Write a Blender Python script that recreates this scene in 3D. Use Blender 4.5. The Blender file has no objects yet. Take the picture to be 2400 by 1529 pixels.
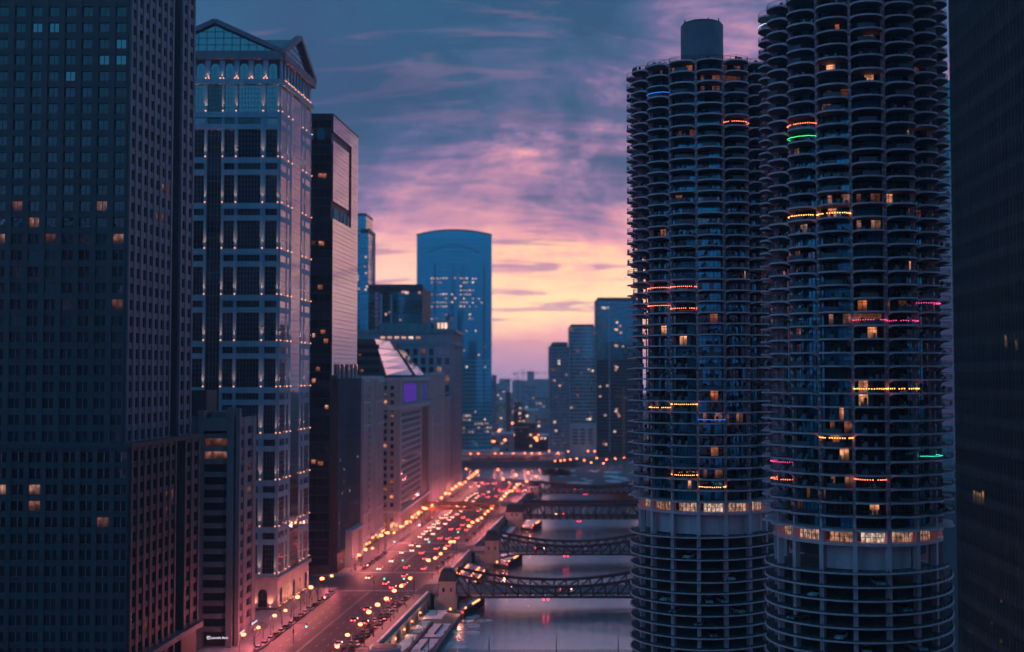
import bpy, math, random
from math import sin, cos, pi, radians, atan2, sqrt, hypot, floor
from mathutils import Vector

random.seed(11)
S = bpy.context.scene
COL = S.collection

# ---------------------------------------------------------------- camera
F = 2790.0                    # focal length in photograph pixels (2400 px wide)
CAMZ = 88.0                   # metres above the street
PITCH = math.atan(115.5 / F)
cam_data = bpy.data.cameras.new('camera')
cam_data.sensor_fit = 'HORIZONTAL'
cam_data.sensor_width = 36.0
cam_data.lens = 36.0 * F / 2400.0
cam_data.clip_start = 1.0
cam_data.clip_end = 30000.0
cam_data.dof.use_dof = True
cam_data.dof.focus_distance = 285.0
cam_data.dof.aperture_fstop = 0.052
cam_data.dof.aperture_blades = 0
cam = bpy.data.objects.new('camera', cam_data)
COL.objects.link(cam)
cam.location = (0, 0, CAMZ)
cam.rotation_euler = (pi / 2 + PITCH, 0, 0)
S.camera = cam

# ---------------------------------------------------------------- render settings
S.render.engine = 'CYCLES'
S.cycles.use_denoising = True
try:
    S.cycles.denoiser = 'OPENIMAGEDENOISE'
    S.cycles.denoising_prefilter = 'ACCURATE'
except Exception:
    pass
S.cycles.use_adaptive_sampling = True
S.cycles.adaptive_threshold = 0.03
S.cycles.max_bounces = 4
S.cycles.diffuse_bounces = 2
S.cycles.glossy_bounces = 3
S.cycles.transmission_bounces = 2
S.cycles.volume_bounces = 0
S.cycles.transparent_max_bounces = 6
S.cycles.sample_clamp_indirect = 3.0
S.cycles.sample_clamp_direct = 40.0
S.cycles.use_light_tree = True
S.cycles.caustics_reflective = False
S.cycles.caustics_refractive = False
S.view_settings.view_transform = 'Standard'
S.view_settings.look = 'None'
S.view_settings.exposure = 0.0
S.view_settings.gamma = 1.0


def lin(r, g, b):
    def c(v):
        v = v / 255.0
        return v / 12.92 if v <= 0.04045 else ((v + 0.055) / 1.055) ** 2.4
    return (c(r), c(g), c(b), 1.0)


# ---------------------------------------------------------------- world: dusk sky with streaky cloud
W = bpy.data.worlds.new('World')
S.world = W
W.use_nodes = True
nt = W.node_tree
for n in list(nt.nodes):
    nt.nodes.remove(n)


def wn(t, **kw):
    n = nt.nodes.new(t)
    for k, v in kw.items():
        setattr(n, k, v)
    return n


def wmath(op, a, b=None, c=None):
    n = wn('ShaderNodeMath', operation=op)
    for i, s in enumerate((a, b, c)):
        if s is None:
            continue
        if isinstance(s, (int, float)):
            n.inputs[i].default_value = s
        else:
            nt.links.new(s, n.inputs[i])
    return n.outputs[0]


def wrange(v, a, b, c, d, smooth=True):
    n = wn('ShaderNodeMapRange', interpolation_type='SMOOTHSTEP' if smooth else 'LINEAR')
    nt.links.new(v, n.inputs[0])
    for i, x in enumerate((a, b, c, d)):
        n.inputs[i + 1].default_value = x
    return n.outputs[0]


def wramp(v, stops, top):
    n = wn('ShaderNodeValToRGB')
    n.color_ramp.interpolation = 'EASE' if False else 'LINEAR'
    e = n.color_ramp.elements
    while len(e) > 1:
        e.remove(e[-1])
    e[0].position = stops[0][0] / top
    e[0].color = lin(*stops[0][1])
    for p, c in stops[1:]:
        q = e.new(p / top)
        q.color = lin(*c)
    nt.links.new(wmath('DIVIDE', v, top), n.inputs[0])
    return n.outputs[0]


def wmix(f, a, b):
    n = wn('ShaderNodeMix', data_type='RGBA')
    if isinstance(f, (int, float)):
        n.inputs[0].default_value = f
    else:
        nt.links.new(f, n.inputs[0])
    for i, s in ((6, a), (7, b)):
        if isinstance(s, tuple):
            n.inputs[i].default_value = s
        else:
            nt.links.new(s, n.inputs[i])
    return n.outputs[2]


tc = wn('ShaderNodeTexCoord')
sep = wn('ShaderNodeSeparateXYZ')
nt.links.new(tc.outputs['Generated'], sep.inputs[0])
X, Y, Z = sep.outputs
zc = wmath('MAXIMUM', Z, 0.0)
den = wmath('ADD', zc, 0.36)
cu = wmath('DIVIDE', X, den)
cv = wmath('DIVIDE', Y, den)


def wnoise(sx, sy, rot, scale, detail, rough, dist, off=0.0):
    cmb = wn('ShaderNodeCombineXYZ')
    nt.links.new(cu, cmb.inputs[0])
    nt.links.new(cv, cmb.inputs[1])
    cmb.inputs[2].default_value = off
    mp = wn('ShaderNodeMapping')
    mp.inputs['Rotation'].default_value = (0, 0, rot)
    mp.inputs['Scale'].default_value = (sx, sy, 1)
    nt.links.new(cmb.outputs[0], mp.inputs[0])
    no = wn('ShaderNodeTexNoise')
    no.inputs['Scale'].default_value = scale
    no.inputs['Detail'].default_value = detail
    no.inputs['Roughness'].default_value = rough
    no.inputs['Distortion'].default_value = dist
    nt.links.new(mp.outputs[0], no.inputs['Vector'])
    return no.outputs[0]


n1 = wnoise(1.0, 0.62, radians(48), 2.7, 9.0, 0.58, 0.8, 21.3)     # big cloud masses
n2 = wnoise(0.6, 1.7, radians(-50), 5.6, 12.0, 0.70, 0.5, 15.9)      # diagonal streaks
n3 = wnoise(0.8, 4.0, radians(-14), 4.6, 9.0, 0.6, 0.9, 9.1)         # low bars near the horizon
shift = wmath('ADD', wmath('MULTIPLY', wmath('SUBTRACT', n1, 0.5), 0.42),
              wmath('MULTIPLY', wmath('SUBTRACT', n2, 0.5), 0.36))
amp = wrange(Z, 0.03, 0.21, 0.14, 1.0)
zz = wmath('ADD', zc, wmath('MULTIPLY', shift, amp))
gxx = wmath('MULTIPLY', wmath('SUBTRACT', X, 0.19), 11.0)
gxx = wmath('POWER', 2.718, wmath('MULTIPLY', wmath('MULTIPLY', gxx, gxx), -1.0))
zz = wmath('SUBTRACT', zz, wmath('MULTIPLY', wmath('MULTIPLY', gxx, wrange(Z, 0.14, 0.25, 0.0, 1.0)), 0.10))
zz = wmath('ADD', zz, wrange(Z, 0.08, 0.16, 0.0, 0.022))
zz = wmath('SUBTRACT', zz, wmath('MULTIPLY', wrange(X, 0.0, 0.12, 0.0, 1.0), wrange(Z, 0.09, 0.15, 0.0, 0.012)))
zz = wmath('MAXIMUM', zz, wmath('MINIMUM', zc, 0.06))
west = wramp(zz, [(0.0, (164, 138, 172)), (0.018, (206, 150, 172)), (0.036, (238, 166, 164)),
                  (0.062, (254, 208, 158)), (0.088, (250, 190, 154)), (0.112, (226, 158, 158)), (0.142, (188, 132, 156)),
                  (0.18, (132, 110, 148)), (0.215, (82, 90, 130)), (0.265, (50, 84, 118)), (0.31, (34, 76, 108)),
                  (0.45, (38, 82, 116)), (1.0, (52, 84, 120))], 1.0)
east = wramp(zc, [(0.0, (100, 100, 154)), (0.07, (100, 112, 170)), (0.16, (66, 130, 184)), (0.3, (34, 142, 190)), (0.5, (40, 118, 160)), (1.0, (52, 84, 120))], 1.0)
# dusky bars of cloud low in the west
bars = wmath('MULTIPLY', wrange(n3, 0.52, 0.64, 0.0, 0.75), wrange(Z, 0.015, 0.05, 0.0, 1.0))
bars = wmath('MULTIPLY', bars, wrange(Z, 0.10, 0.20, 1.0, 0.35))
az = wmath('MULTIPLY', wmath('SUBTRACT', X, 0.045), 5.2)
az = wmath('POWER', 2.718, wmath('MULTIPLY', wmath('MULTIPLY', az, az), -1.0))
pink = wramp(zz, [(0.0, (150, 134, 176)), (0.04, (206, 152, 178)), (0.09, (226, 164, 172)), (0.14, (200, 142, 168)), (0.19, (140, 116, 158)), (0.24, (84, 96, 140)), (0.31, (46, 88, 124)), (0.45, (38, 82, 118)), (1.0, (52, 84, 120))], 1.0)
west = wmix(az, pink, west)
west2 = wmix(bars, west, lin(146, 108, 148))
dk = wmath('MULTIPLY', wrange(n1, 0.5, 0.7, 0.0, 0.55), wrange(Z, 0.14, 0.24, 0.0, 1.0))
west3 = wmix(dk, west2, lin(48, 68, 104))
wf = wrange(Y, 0.05, 0.90, 0.0, 1.0)
glow = wn('ShaderNodeVectorMath', operation='SCALE')
nt.links.new(west3, glow.inputs[0])
nt.links.new(wrange(Z, 0.0, 0.15, 1.42, 0.92), glow.inputs['Scale'])
sky = wmix(wf, east, glow.outputs[0])
nish = wn('ShaderNodeTexSky', sky_type='NISHITA')
nish.sun_disc = False
nish.sun_elevation = radians(1.0)
nish.sun_rotation = radians(8.0)
nsc = wn('ShaderNodeVectorMath', operation='SCALE')
nt.links.new(nish.outputs[0], nsc.inputs[0])
nsc.inputs['Scale'].default_value = 0.0035
nad = wn('ShaderNodeVectorMath', operation='ADD')
nt.links.new(nsc.outputs[0], nad.inputs[0])
nt.links.new(sky, nad.inputs[1])
bg = wn('ShaderNodeBackground')
nt.links.new(nad.outputs[0], bg.inputs[0])
bg.inputs[1].default_value = 1.46
wo = wn('ShaderNodeOutputWorld')
nt.links.new(bg.outputs[0], wo.inputs[0])
W.cycles.sampling_method = 'MANUAL'
W.cycles.sample_map_resolution = 512

# ---------------------------------------------------------------- the sun, already on the horizon
sd = bpy.data.lights.new('sun', 'SUN')
sd.energy = 0.04
sd.angle = radians(25)
sd.color = (1.0, 0.62, 0.5)
so = bpy.data.objects.new('sun', sd)
COL.objects.link(so)
so.rotation_euler = Vector((-0.14, -0.98, -0.06)).to_track_quat('-Z', 'Y').to_euler()

# ---------------------------------------------------------------- materials
MATS = {}


def newmat(name):
    m = bpy.data.materials.new(name)
    m.use_nodes = True
    t = m.node_tree
    p = t.nodes['Principled BSDF']
    MATS[name] = m
    return m, t, p


def plain(name, rgb, rough=0.8, var=0.25, scale=0.35, metallic=0.0, spec=0.35, streak=False, bump=0.0):
    """matt surface whose colour wanders with large and small noise"""
    m, t, p = newmat(name)
    co = t.nodes.new('ShaderNodeTexCoord')
    mp = t.nodes.new('ShaderNodeMapping')
    mp.inputs['Scale'].default_value = (1, 1, 0.12 if streak else 1)
    t.links.new(co.outputs['Object'], mp.inputs[0])
    no = t.nodes.new('ShaderNodeTexNoise')
    no.inputs['Scale'].default_value = scale
    no.inputs['Detail'].default_value = 6
    no.inputs['Roughness'].default_value = 0.65
    t.links.new(mp.outputs[0], no.inputs['Vector'])
    rp = t.nodes.new('ShaderNodeMapRange')
    rp.inputs[1].default_value = 0.3
    rp.inputs[2].default_value = 0.7
    rp.inputs[3].default_value = 1 - var
    rp.inputs[4].default_value = 1 + var
    t.links.new(no.outputs[0], rp.inputs[0])
    oi = t.nodes.new('ShaderNodeObjectInfo')
    rr = t.nodes.new('ShaderNodeMapRange')
    rr.inputs[3].default_value = 1 - var * 0.5
    rr.inputs[4].default_value = 1 + var * 0.5
    t.links.new(oi.outputs['Random'], rr.inputs[0])
    mm = t.nodes.new('ShaderNodeMath')
    mm.operation = 'MULTIPLY'
    t.links.new(rp.outputs[0], mm.inputs[0])
    t.links.new(rr.outputs[0], mm.inputs[1])
    vm = t.nodes.new('ShaderNodeVectorMath')
    vm.operation = 'SCALE'
    vm.inputs[0].default_value = rgb
    t.links.new(mm.outputs[0], vm.inputs['Scale'])
    t.links.new(vm.outputs[0], p.inputs['Base Color'])
    p.inputs['Roughness'].default_value = rough
    p.inputs['Metallic'].default_value = metallic
    p.inputs['Specular IOR Level'].default_value = spec
    if bump:
        b = t.nodes.new('ShaderNodeBump')
        b.inputs['Strength'].default_value = bump
        b.inputs['Distance'].default_value = 0.1
        t.links.new(no.outputs[0], b.inputs['Height'])
        t.links.new(b.outputs[0], p.inputs['Normal'])
    return m


def glass(name, rgb, ior=2.0, rough=0.04, wob=0.06, wscale=0.25, tint=None):
    """reflective window glass over a dark room; the panes wobble a little"""
    m, t, p = newmat(name)
    co = t.nodes.new('ShaderNodeTexCoord')
    gm = t.nodes.new('ShaderNodeNewGeometry')
    no = t.nodes.new('ShaderNodeTexNoise')
    no.inputs['Scale'].default_value = wscale
    no.inputs['Detail'].default_value = 3
    t.links.new(gm.outputs['Position'], no.inputs['Vector'])
    b = t.nodes.new('ShaderNodeBump')
    b.inputs['Strength'].default_value = wob
    b.inputs['Distance'].default_value = 1.0
    t.links.new(no.outputs[0], b.inputs['Height'])
    t.links.new(b.outputs[0], p.inputs['Normal'])
    oi = t.nodes.new('ShaderNodeObjectInfo')
    rr = t.nodes.new('ShaderNodeMapRange')
    rr.inputs[3].default_value = 0.35
    rr.inputs[4].default_value = 1.7
    t.links.new(oi.outputs['Random'], rr.inputs[0])
    vm = t.nodes.new('ShaderNodeVectorMath')
    vm.operation = 'SCALE'
    vm.inputs[0].default_value = rgb
    t.links.new(rr.outputs[0], vm.inputs['Scale'])
    t.links.new(vm.outputs[0], p.inputs['Base Color'])
    p.inputs['Roughness'].default_value = rough
    p.inputs['IOR'].default_value = ior
    if tint:
        p.inputs['Specular Tint'].default_value = (*tint, 1)
    return m


def emis(name, rgb, strength):
    m = bpy.data.materials.new(name)
    m.use_nodes = True
    t = m.node_tree
    for n in list(t.nodes):
        t.nodes.remove(n)
    e = t.nodes.new('ShaderNodeEmission')
    e.inputs[0].default_value = (*rgb, 1)
    e.inputs[1].default_value = strength
    o = t.nodes.new('ShaderNodeOutputMaterial')
    t.links.new(e.outputs[0], o.inputs[0])
    MATS[name] = m
    return m


def litroom(name, rgb, strength, sx=0.7, sz=0.5, fill=0.3):
    """a lit room behind glass: uneven warm light, dark furniture, lamps"""
    m, t, p = newmat(name)
    p.inputs['Base Color'].default_value = (0.02, 0.02, 0.025, 1)
    p.inputs['Roughness'].default_value = 0.08
    gm = t.nodes.new('ShaderNodeNewGeometry')
    mp = t.nodes.new('ShaderNodeMapping')
    mp.inputs['Scale'].default_value = (sx, sx, sz)
    t.links.new(gm.outputs['Position'], mp.inputs[0])
    no = t.nodes.new('ShaderNodeTexNoise')
    no.inputs['Scale'].default_value = 1.0
    no.inputs['Detail'].default_value = 3
    t.links.new(mp.outputs[0], no.inputs['Vector'])
    vo = t.nodes.new('ShaderNodeTexVoronoi')
    vo.inputs['Scale'].default_value = 1.3
    t.links.new(mp.outputs[0], vo.inputs['Vector'])
    r1 = t.nodes.new('ShaderNodeMapRange')
    r1.inputs[1].default_value = 0.42
    r1.inputs[2].default_value = 0.62
    r1.inputs[3].default_value = fill
    r1.inputs[4].default_value = 1.0
    t.links.new(no.outputs[0], r1.inputs[0])
    r2 = t.nodes.new('ShaderNodeMapRange')
    r2.inputs[1].default_value = 0.1
    r2.inputs[2].default_value = 0.6
    r2.inputs[3].default_value = 1.25
    r2.inputs[4].default_value = 0.7
    t.links.new(vo.outputs['Distance'], r2.inputs[0])
    oi = t.nodes.new('ShaderNodeObjectInfo')
    r3 = t.nodes.new('ShaderNodeMapRange')
    r3.inputs[3].default_value = 0.45 * strength
    r3.inputs[4].default_value = 1.4 * strength
    t.links.new(oi.outputs['Random'], r3.inputs[0])
    a = t.nodes.new('ShaderNodeMath')
    a.operation = 'MULTIPLY'
    t.links.new(r1.outputs[0], a.inputs[0])
    t.links.new(r2.outputs[0], a.inputs[1])
    b = t.nodes.new('ShaderNodeMath')
    b.operation = 'MULTIPLY'
    t.links.new(a.outputs[0], b.inputs[0])
    t.links.new(r3.outputs[0], b.inputs[1])
    # brighter towards the ceiling, dim at the floor; each room its own tint
    co = t.nodes.new('ShaderNodeTexCoord')
    sx_ = t.nodes.new('ShaderNodeSeparateXYZ')
    t.links.new(co.outputs['Object'], sx_.inputs[0])
    rz_ = t.nodes.new('ShaderNodeMapRange')
    rz_.interpolation_type = 'SMOOTHSTEP'
    rz_.inputs[1].default_value = 0.1
    rz_.inputs[2].default_value = 2.1
    rz_.inputs[3].default_value = 0.25
    rz_.inputs[4].default_value = 1.25
    t.links.new(sx_.outputs[2], rz_.inputs[0])
    c_ = t.nodes.new('ShaderNodeMath')
    c_.operation = 'MULTIPLY'
    t.links.new(b.outputs[0], c_.inputs[0])
    t.links.new(rz_.outputs[0], c_.inputs[1])
    t.links.new(c_.outputs[0], p.inputs['Emission Strength'])
    mx = t.nodes.new('ShaderNodeMix')
    mx.data_type = 'RGBA'
    t.links.new(oi.outputs['Random'], mx.inputs[0])
    mx.inputs[6].default_value = (rgb[0], rgb[1] * .7, rgb[2] * .6, 1)
    mx.inputs[7].default_value = (rgb[0], rgb[1] * 1.25, rgb[2] * 1.6, 1)
    t.links.new(mx.outputs[2], p.inputs['Emission Color'])
    return m


plain('granite_dark', (0.070, 0.050, 0.058), 0.6, 0.25, 0.5)
plain('granite_grey', (0.14, 0.28, 0.37), 0.6, 0.16, 0.4, streak=True)
plain('granite_shade', (0.15, 0.13, 0.16), 0.6, 0.2, 0.4)
plain('deck_dark', (0.16, 0.11, 0.12), 0.8, 0.3, 0.6)
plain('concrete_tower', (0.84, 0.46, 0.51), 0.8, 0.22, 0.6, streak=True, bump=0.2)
plain('concrete_brown', (0.21, 0.18, 0.20), 0.85, 0.2, 0.5, streak=True)
plain('stone_warm', (0.36, 0.31, 0.31), 0.8, 0.2, 0.5, streak=True)
plain('stone_pale', (0.46, 0.42, 0.44), 0.8, 0.2, 0.5, streak=True)
plain('stone_grey', (0.27, 0.27, 0.32), 0.8, 0.2, 0.5, streak=True)
plain('copper', (0.07, 0.20, 0.22), 0.5, 0.3, 0.4, streak=True)
plain('dark_body', (0.075, 0.048, 0.052), 0.6, 0.3, 0.6)
plain('dark_metal', (0.030, 0.032, 0.040), 0.5, 0.35, 0.8)
plain('bronze', (0.15, 0.10, 0.10), 0.4, 0.3, 0.5)
plain('steel_bright', (0.55, 0.60, 0.66), 0.25, 0.1, 0.5, metallic=1.0)
plain('bridge_paint', (0.075, 0.050, 0.055), 0.6, 0.35, 0.8)
plain('orange_lit_steel', (0.55, 0.24, 0.10), 0.6, 0.2, 0.6)  # orange light on steelwork put into the colour
plain('slate_roof', (0.030, 0.038, 0.050), 0.5, 0.3, 1.0)
plain('asphalt', (0.092, 0.082, 0.095), 0.55, 0.35, 0.10, spec=0.5)
plain('pavement', (0.30, 0.26, 0.25), 0.75, 0.25, 0.4)
plain('quay', (0.17, 0.15, 0.16), 0.85, 0.35, 0.3, streak=True)
plain('snow', (0.74, 0.74, 0.80), 0.7, 0.16, 0.25)
plain('paint_white', (0.62, 0.60, 0.58), 0.7, 0.3, 0.8)
plain('terrain', (0.10, 0.095, 0.11), 0.9, 0.5, 0.02)
plain('brick', (0.20, 0.09, 0.08), 0.9, 0.25, 0.5)
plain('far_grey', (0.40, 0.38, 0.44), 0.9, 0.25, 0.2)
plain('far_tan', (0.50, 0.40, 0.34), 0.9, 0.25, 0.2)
plain('foliage', (0.035, 0.05, 0.035), 0.9, 0.5, 1.2)
plain('bark', (0.06, 0.05, 0.045), 0.9, 0.3, 2.0)
plain('mullion', (0.05, 0.11, 0.15), 0.4, 0.2, 0.6)
plain('mullion_pale', (0.24, 0.46, 0.52), 0.4, 0.2, 0.6)
plain('frame_dark', (0.025, 0.028, 0.035), 0.4, 0.2, 0.6)
plain('tyre', (0.015, 0.015, 0.016), 0.8, 0.1, 2.0)
glass('glass_dark', (0.012, 0.016, 0.022), 1.7, 0.05, 0.05)
glass('glass_blue', (0.010, 0.030, 0.045), 2.7, 0.04, 0.05)
glass('glass_mirror', (0.030, 0.030, 0.036), 6.0, 0.03, 0.035, 0.12)
glass('glass_curtain_sky', (0.03, 0.26, 0.36), 3.6, 0.10, 0.04, 0.25, tint=(0.15, 0.8, 1.0))  # curtained panes, with reflected teal sky put into base and tint
glass('glass_sky_teal', (0.001, 0.155, 0.20), 4.0, 0.05, 0.05, 0.15, tint=(0.08, 0.85, 1.0))  # teal base stands in for the reflected east sky
glass('glass_blind', (0.05, 0.06, 0.075), 1.6, 0.15, 0.03)
glass('glass_office', (0.008, 0.022, 0.034), 1.75, 0.05, 0.05)
glass('glass_car', (0.01, 0.01, 0.012), 1.6, 0.05, 0.0)
litroom('lit_warm', (1.0, 0.33, 0.13), 1.15)
litroom('lit_pale', (1.0, 0.50, 0.30), 0.55)
litroom('lit_dim', (1.0, 0.36, 0.20), 0.28)
litroom('lit_hall', (1.0, 0.55, 0.33), 0.6, 1.6, 0.9, 0.25)
litroom('lit_far', (1.0, 0.60, 0.38), 2.2, 0.15, 0.15, 0.6)
emis('lamp_glow', (1.0, 0.19, 0.06), 11.0)
emis('lamp_small', (1.0, 0.24, 0.08), 6.5)
emis('uplight_glow', (1.0, 0.36, 0.18), 2.6)
emis('head_glow', (1.0, 0.42, 0.30), 13.0)
emis('tail_glow', (1.0, 0.06, 0.06), 13.0)
emis('green_signal', (0.03, 1.0, 0.55), 6.0)
emis('red_signal', (1.0, 0.03, 0.10), 5.0)
emis('string_red', (1.0, 0.16, 0.06), 7.0)
emis('string_orange', (1.0, 0.34, 0.06), 8.0)
emis('string_green', (0.03, 0.9, 0.22), 3.2)
emis('string_blue', (0.03, 0.20, 1.0), 2.4)
emis('string_pink', (1.0, 0.08, 0.30), 2.6)
emis('string_white', (0.45, 0.75, 1.0), 2.2)
emis('string_teal', (0.04, 0.85, 0.62), 2.4)
emis('sign_white', (0.95, 0.80, 1.0), 1.1)
emis('screen_purple', (0.15, 0.045, 0.62), 0.7)
emis('screen_blue', (0.03, 0.05, 0.30), 0.8)
emis('fire_pink', (1.0, 0.25, 0.14), 2.0)

m, t, p = newmat('glass_roof')
p.inputs['Base Color'].default_value = (0.97, 0.92, 0.95, 1)
p.inputs['Metallic'].default_value = 1.0
p.inputs['Roughness'].default_value = 0.1

# river water
m, t, p = newmat('water')
p.inputs['Base Color'].default_value = (1.0, 0.86, 0.90, 1)
p.inputs['Metallic'].default_value = 0.95
p.inputs['Roughness'].default_value = 0.23
gm = t.nodes.new('ShaderNodeNewGeometry')
mp = t.nodes.new('ShaderNodeMapping')
mp.inputs['Scale'].default_value = (0.5, 0.9, 1)
t.links.new(gm.outputs['Position'], mp.inputs[0])
no = t.nodes.new('ShaderNodeTexNoise')
no.inputs['Scale'].default_value = 0.55
no.inputs['Detail'].default_value = 5
no.inputs['Roughness'].default_value = 0.6
t.links.new(mp.outputs[0], no.inputs['Vector'])
no2 = t.nodes.new('ShaderNodeTexNoise')
no2.inputs['Scale'].default_value = 0.028
no2.inputs['Detail'].default_value = 4
t.links.new(mp.outputs[0], no2.inputs['Vector'])
r = t.nodes.new('ShaderNodeMapRange')
r.inputs[1].default_value = 0.42
r.inputs[2].default_value = 0.6
r.inputs[3].default_value = 0.03
r.inputs[4].default_value = 0.34
t.links.new(no2.outputs[0], r.inputs[0])
b = t.nodes.new('ShaderNodeBump')
b.inputs['Distance'].default_value = 0.5
t.links.new(r.outputs[0], b.inputs['Strength'])
t.links.new(no.outputs[0], b.inputs['Height'])
t.links.new(b.outputs[0], p.inputs['Normal'])

CARCOL = {'black': (0.012, 0.012, 0.014), 'white': (0.62, 0.62, 0.64), 'silver': (0.34, 0.35, 0.37),
          'dark blue': (0.02, 0.03, 0.07), 'dark red': (0.20, 0.015, 0.015), 'grey': (0.10, 0.10, 0.11)}
for k, c in CARCOL.items():
    mm = plain('paint_' + k, c, 0.3, 0.05, 1.0, spec=0.6)


# ---------------------------------------------------------------- mesh helpers
class MB:
    def __init__(s):
        s.v, s.f, s.m = [], [], []

    def quad(s, a, b, c, d, m=0):
        i = len(s.v)
        s.v += [a, b, c, d]
        s.f.append((i, i + 1, i + 2, i + 3))
        s.m.append(m)

    def tri(s, a, b, c, m=0):
        i = len(s.v)
        s.v += [a, b, c]
        s.f.append((i, i + 1, i + 2))
        s.m.append(m)

    def box(s, x0, x1, y0, y1, z0, z1, m=0):
        i = len(s.v)
        s.v += [(x0, y0, z0), (x1, y0, z0), (x1, y1, z0), (x0, y1, z0), (x0, y0, z1), (x1, y0, z1), (x1, y1, z1), (x0, y1, z1)]
        for f in ((3, 2, 1, 0), (4, 5, 6, 7), (0, 1, 5, 4), (1, 2, 6, 5), (2, 3, 7, 6), (3, 0, 4, 7)):
            s.f.append(tuple(i + k for k in f))
            s.m.append(m)

    def prism(s, poly, z0, z1, m=0, mtop=None):
        """vertical prism; poly counter-clockwise seen from above; z1 may be a list"""
        n = len(poly)
        i = len(s.v)
        s.v += [(p[0], p[1], z0) for p in poly] + [(p[0], p[1], z1) for p in poly]
        for k in range(n):
            q = (k + 1) % n
            s.f.append((i + k, i + q, i + n + q, i + n + k))
            s.m.append(m)
        s.f.append(tuple(i + n + k for k in range(n)))
        s.m.append(m if mtop is None else mtop)
        s.f.append(tuple(i + n - 1 - k for k in range(n)))
        s.m.append(m)

    def beam(s, a, b, w, h, m=0, up=(0, 0, 1)):
        a, b, up = Vector(a), Vector(b), Vector(up)
        d = (b - a)
        if d.length < 1e-6:
            return
        d.normalize()
        if abs(d.dot(up)) > 0.98:
            up = Vector((0, 1, 0))
        x = d.cross(up).normalized() * (w / 2)
        y = x.cross(d).normalized() * (h / 2)
        i = len(s.v)
        for p in (a, b):
            for q in (-x - y, x - y, x + y, -x + y):
                s.v.append(tuple(p + q))
        for f in ((3, 2, 1, 0), (4, 5, 6, 7), (0, 1, 5, 4), (1, 2, 6, 5), (2, 3, 7, 6), (3, 0, 4, 7)):
            s.f.append(tuple(i + k for k in f))
            s.m.append(m)

    def cyl(s, cx, cy, z0, z1, r0, n=10, m=0, r1=None, cap=True):
        r1 = r0 if r1 is None else r1
        i = len(s.v)
        for r, z in ((r0, z0), (r1, z1)):
            for k in range(n):
                a = 2 * pi * k / n
                s.v.append((cx + r * cos(a), cy + r * sin(a), z))
        for k in range(n):
            q = (k + 1) % n
            s.f.append((i + k, i + q, i + n + q, i + n + k))
            s.m.append(m)
        if cap:
            s.f.append(tuple(i + n + k for k in range(n)))
            s.m.append(m)
            s.f.append(tuple(i + n - 1 - k for k in range(n)))
            s.m.append(m)

    def ball(s, c, r, m=0, n=8, rz=None):
        rz = r if rz is None else rz
        i = len(s.v)
        h = n // 2
        s.v.append((c[0], c[1], c[2] - rz))
        for j in range(1, h):
            t_ = -pi / 2 + pi * j / h
            for k in range(n):
                a = 2 * pi * k / n
                s.v.append((c[0] + r * cos(t_) * cos(a), c[1] + r * cos(t_) * sin(a), c[2] + rz * sin(t_)))
        s.v.append((c[0], c[1], c[2] + rz))
        top = len(s.v) - 1
        for k in range(n):
            q = (k + 1) % n
            s.f.append((i, i + 1 + q, i + 1 + k))
            s.m.append(m)
            for j in range(h - 2):
                a0 = i + 1 + j * n
                s.f.append((a0 + k, a0 + q, a0 + n + q, a0 + n + k))
                s.m.append(m)
            a0 = i + 1 + (h - 2) * n
            s.f.append((a0 + k, a0 + q, top))
            s.m.append(m)

    def mesh(s, name, mats):
        me = bpy.data.meshes.new(name)
        me.from_pydata(s.v, [], s.f)
        if isinstance(mats, str):
            mats = [mats]
        for k in mats:
            me.materials.append(MATS[k])
        if len(mats) > 1:
            me.polygons.foreach_set('material_index', s.m)
        me.update()
        return me


def ob(name, me, parent=None, loc=(0, 0, 0), rz=0.0):
    o = bpy.data.objects.new(name, me)
    COL.objects.link(o)
    o.location = loc
    o.rotation_euler = (0, 0, rz)
    if parent is not None:
        o.parent = parent
    return o


def tag(o, label, cat, group=None):
    o['label'] = label
    o['category'] = cat
    if group:
        o['group'] = group
    return o


def thing(name, label, cat, loc=(0, 0, 0), rz=0.0, group=None):
    o = ob(name, None, None, loc, rz)
    return tag(o, label, cat, group)


def struct(name, mb, mats, parent=None):
    o = ob(name, mb.mesh(name, mats), parent)
    if parent is None:
        o['kind'] = 'structure'
    return o


CACHE = {}


def boxmesh(w, h, d, mat):
    """box: x centred, y from -d (outside) to 0, z from 0"""
    k = ('b', round(w, 2), round(h, 2), round(d, 2), mat)
    if k not in CACHE:
        b_ = MB()
        b_.box(-w / 2, w / 2, -d, 0, 0, h)
        CACHE[k] = b_.mesh('piece', mat)
    return CACHE[k]


def winmesh(w, h, mat, nx=1, nz=1, frame='frame_dark', bar=0.12, d=0.15, mats=None):
    """glazed opening: pane 4 cm proud of the wall behind, bars proud of the pane"""
    k = ('w', round(w, 2), round(h, 2), mat, nx, nz, frame, bar, d)
    if k not in CACHE:
        b_ = MB()
        b_.box(-w / 2, w / 2, -0.04, 0, 0, h, 0)
        for i in range(1, nx):
            x = -w / 2 + w * i / nx
            b_.box(x - bar / 2, x + bar / 2, -d, -0.04, 0, h, 1)
        for j in range(1, nz):
            z = h * j / nz
            b_.box(-w / 2, w / 2, -d * 0.8, -0.04, z - bar / 2, z + bar / 2, 1)
        CACHE[k] = b_.mesh('window', [mat, frame])
    return CACHE[k]


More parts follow.
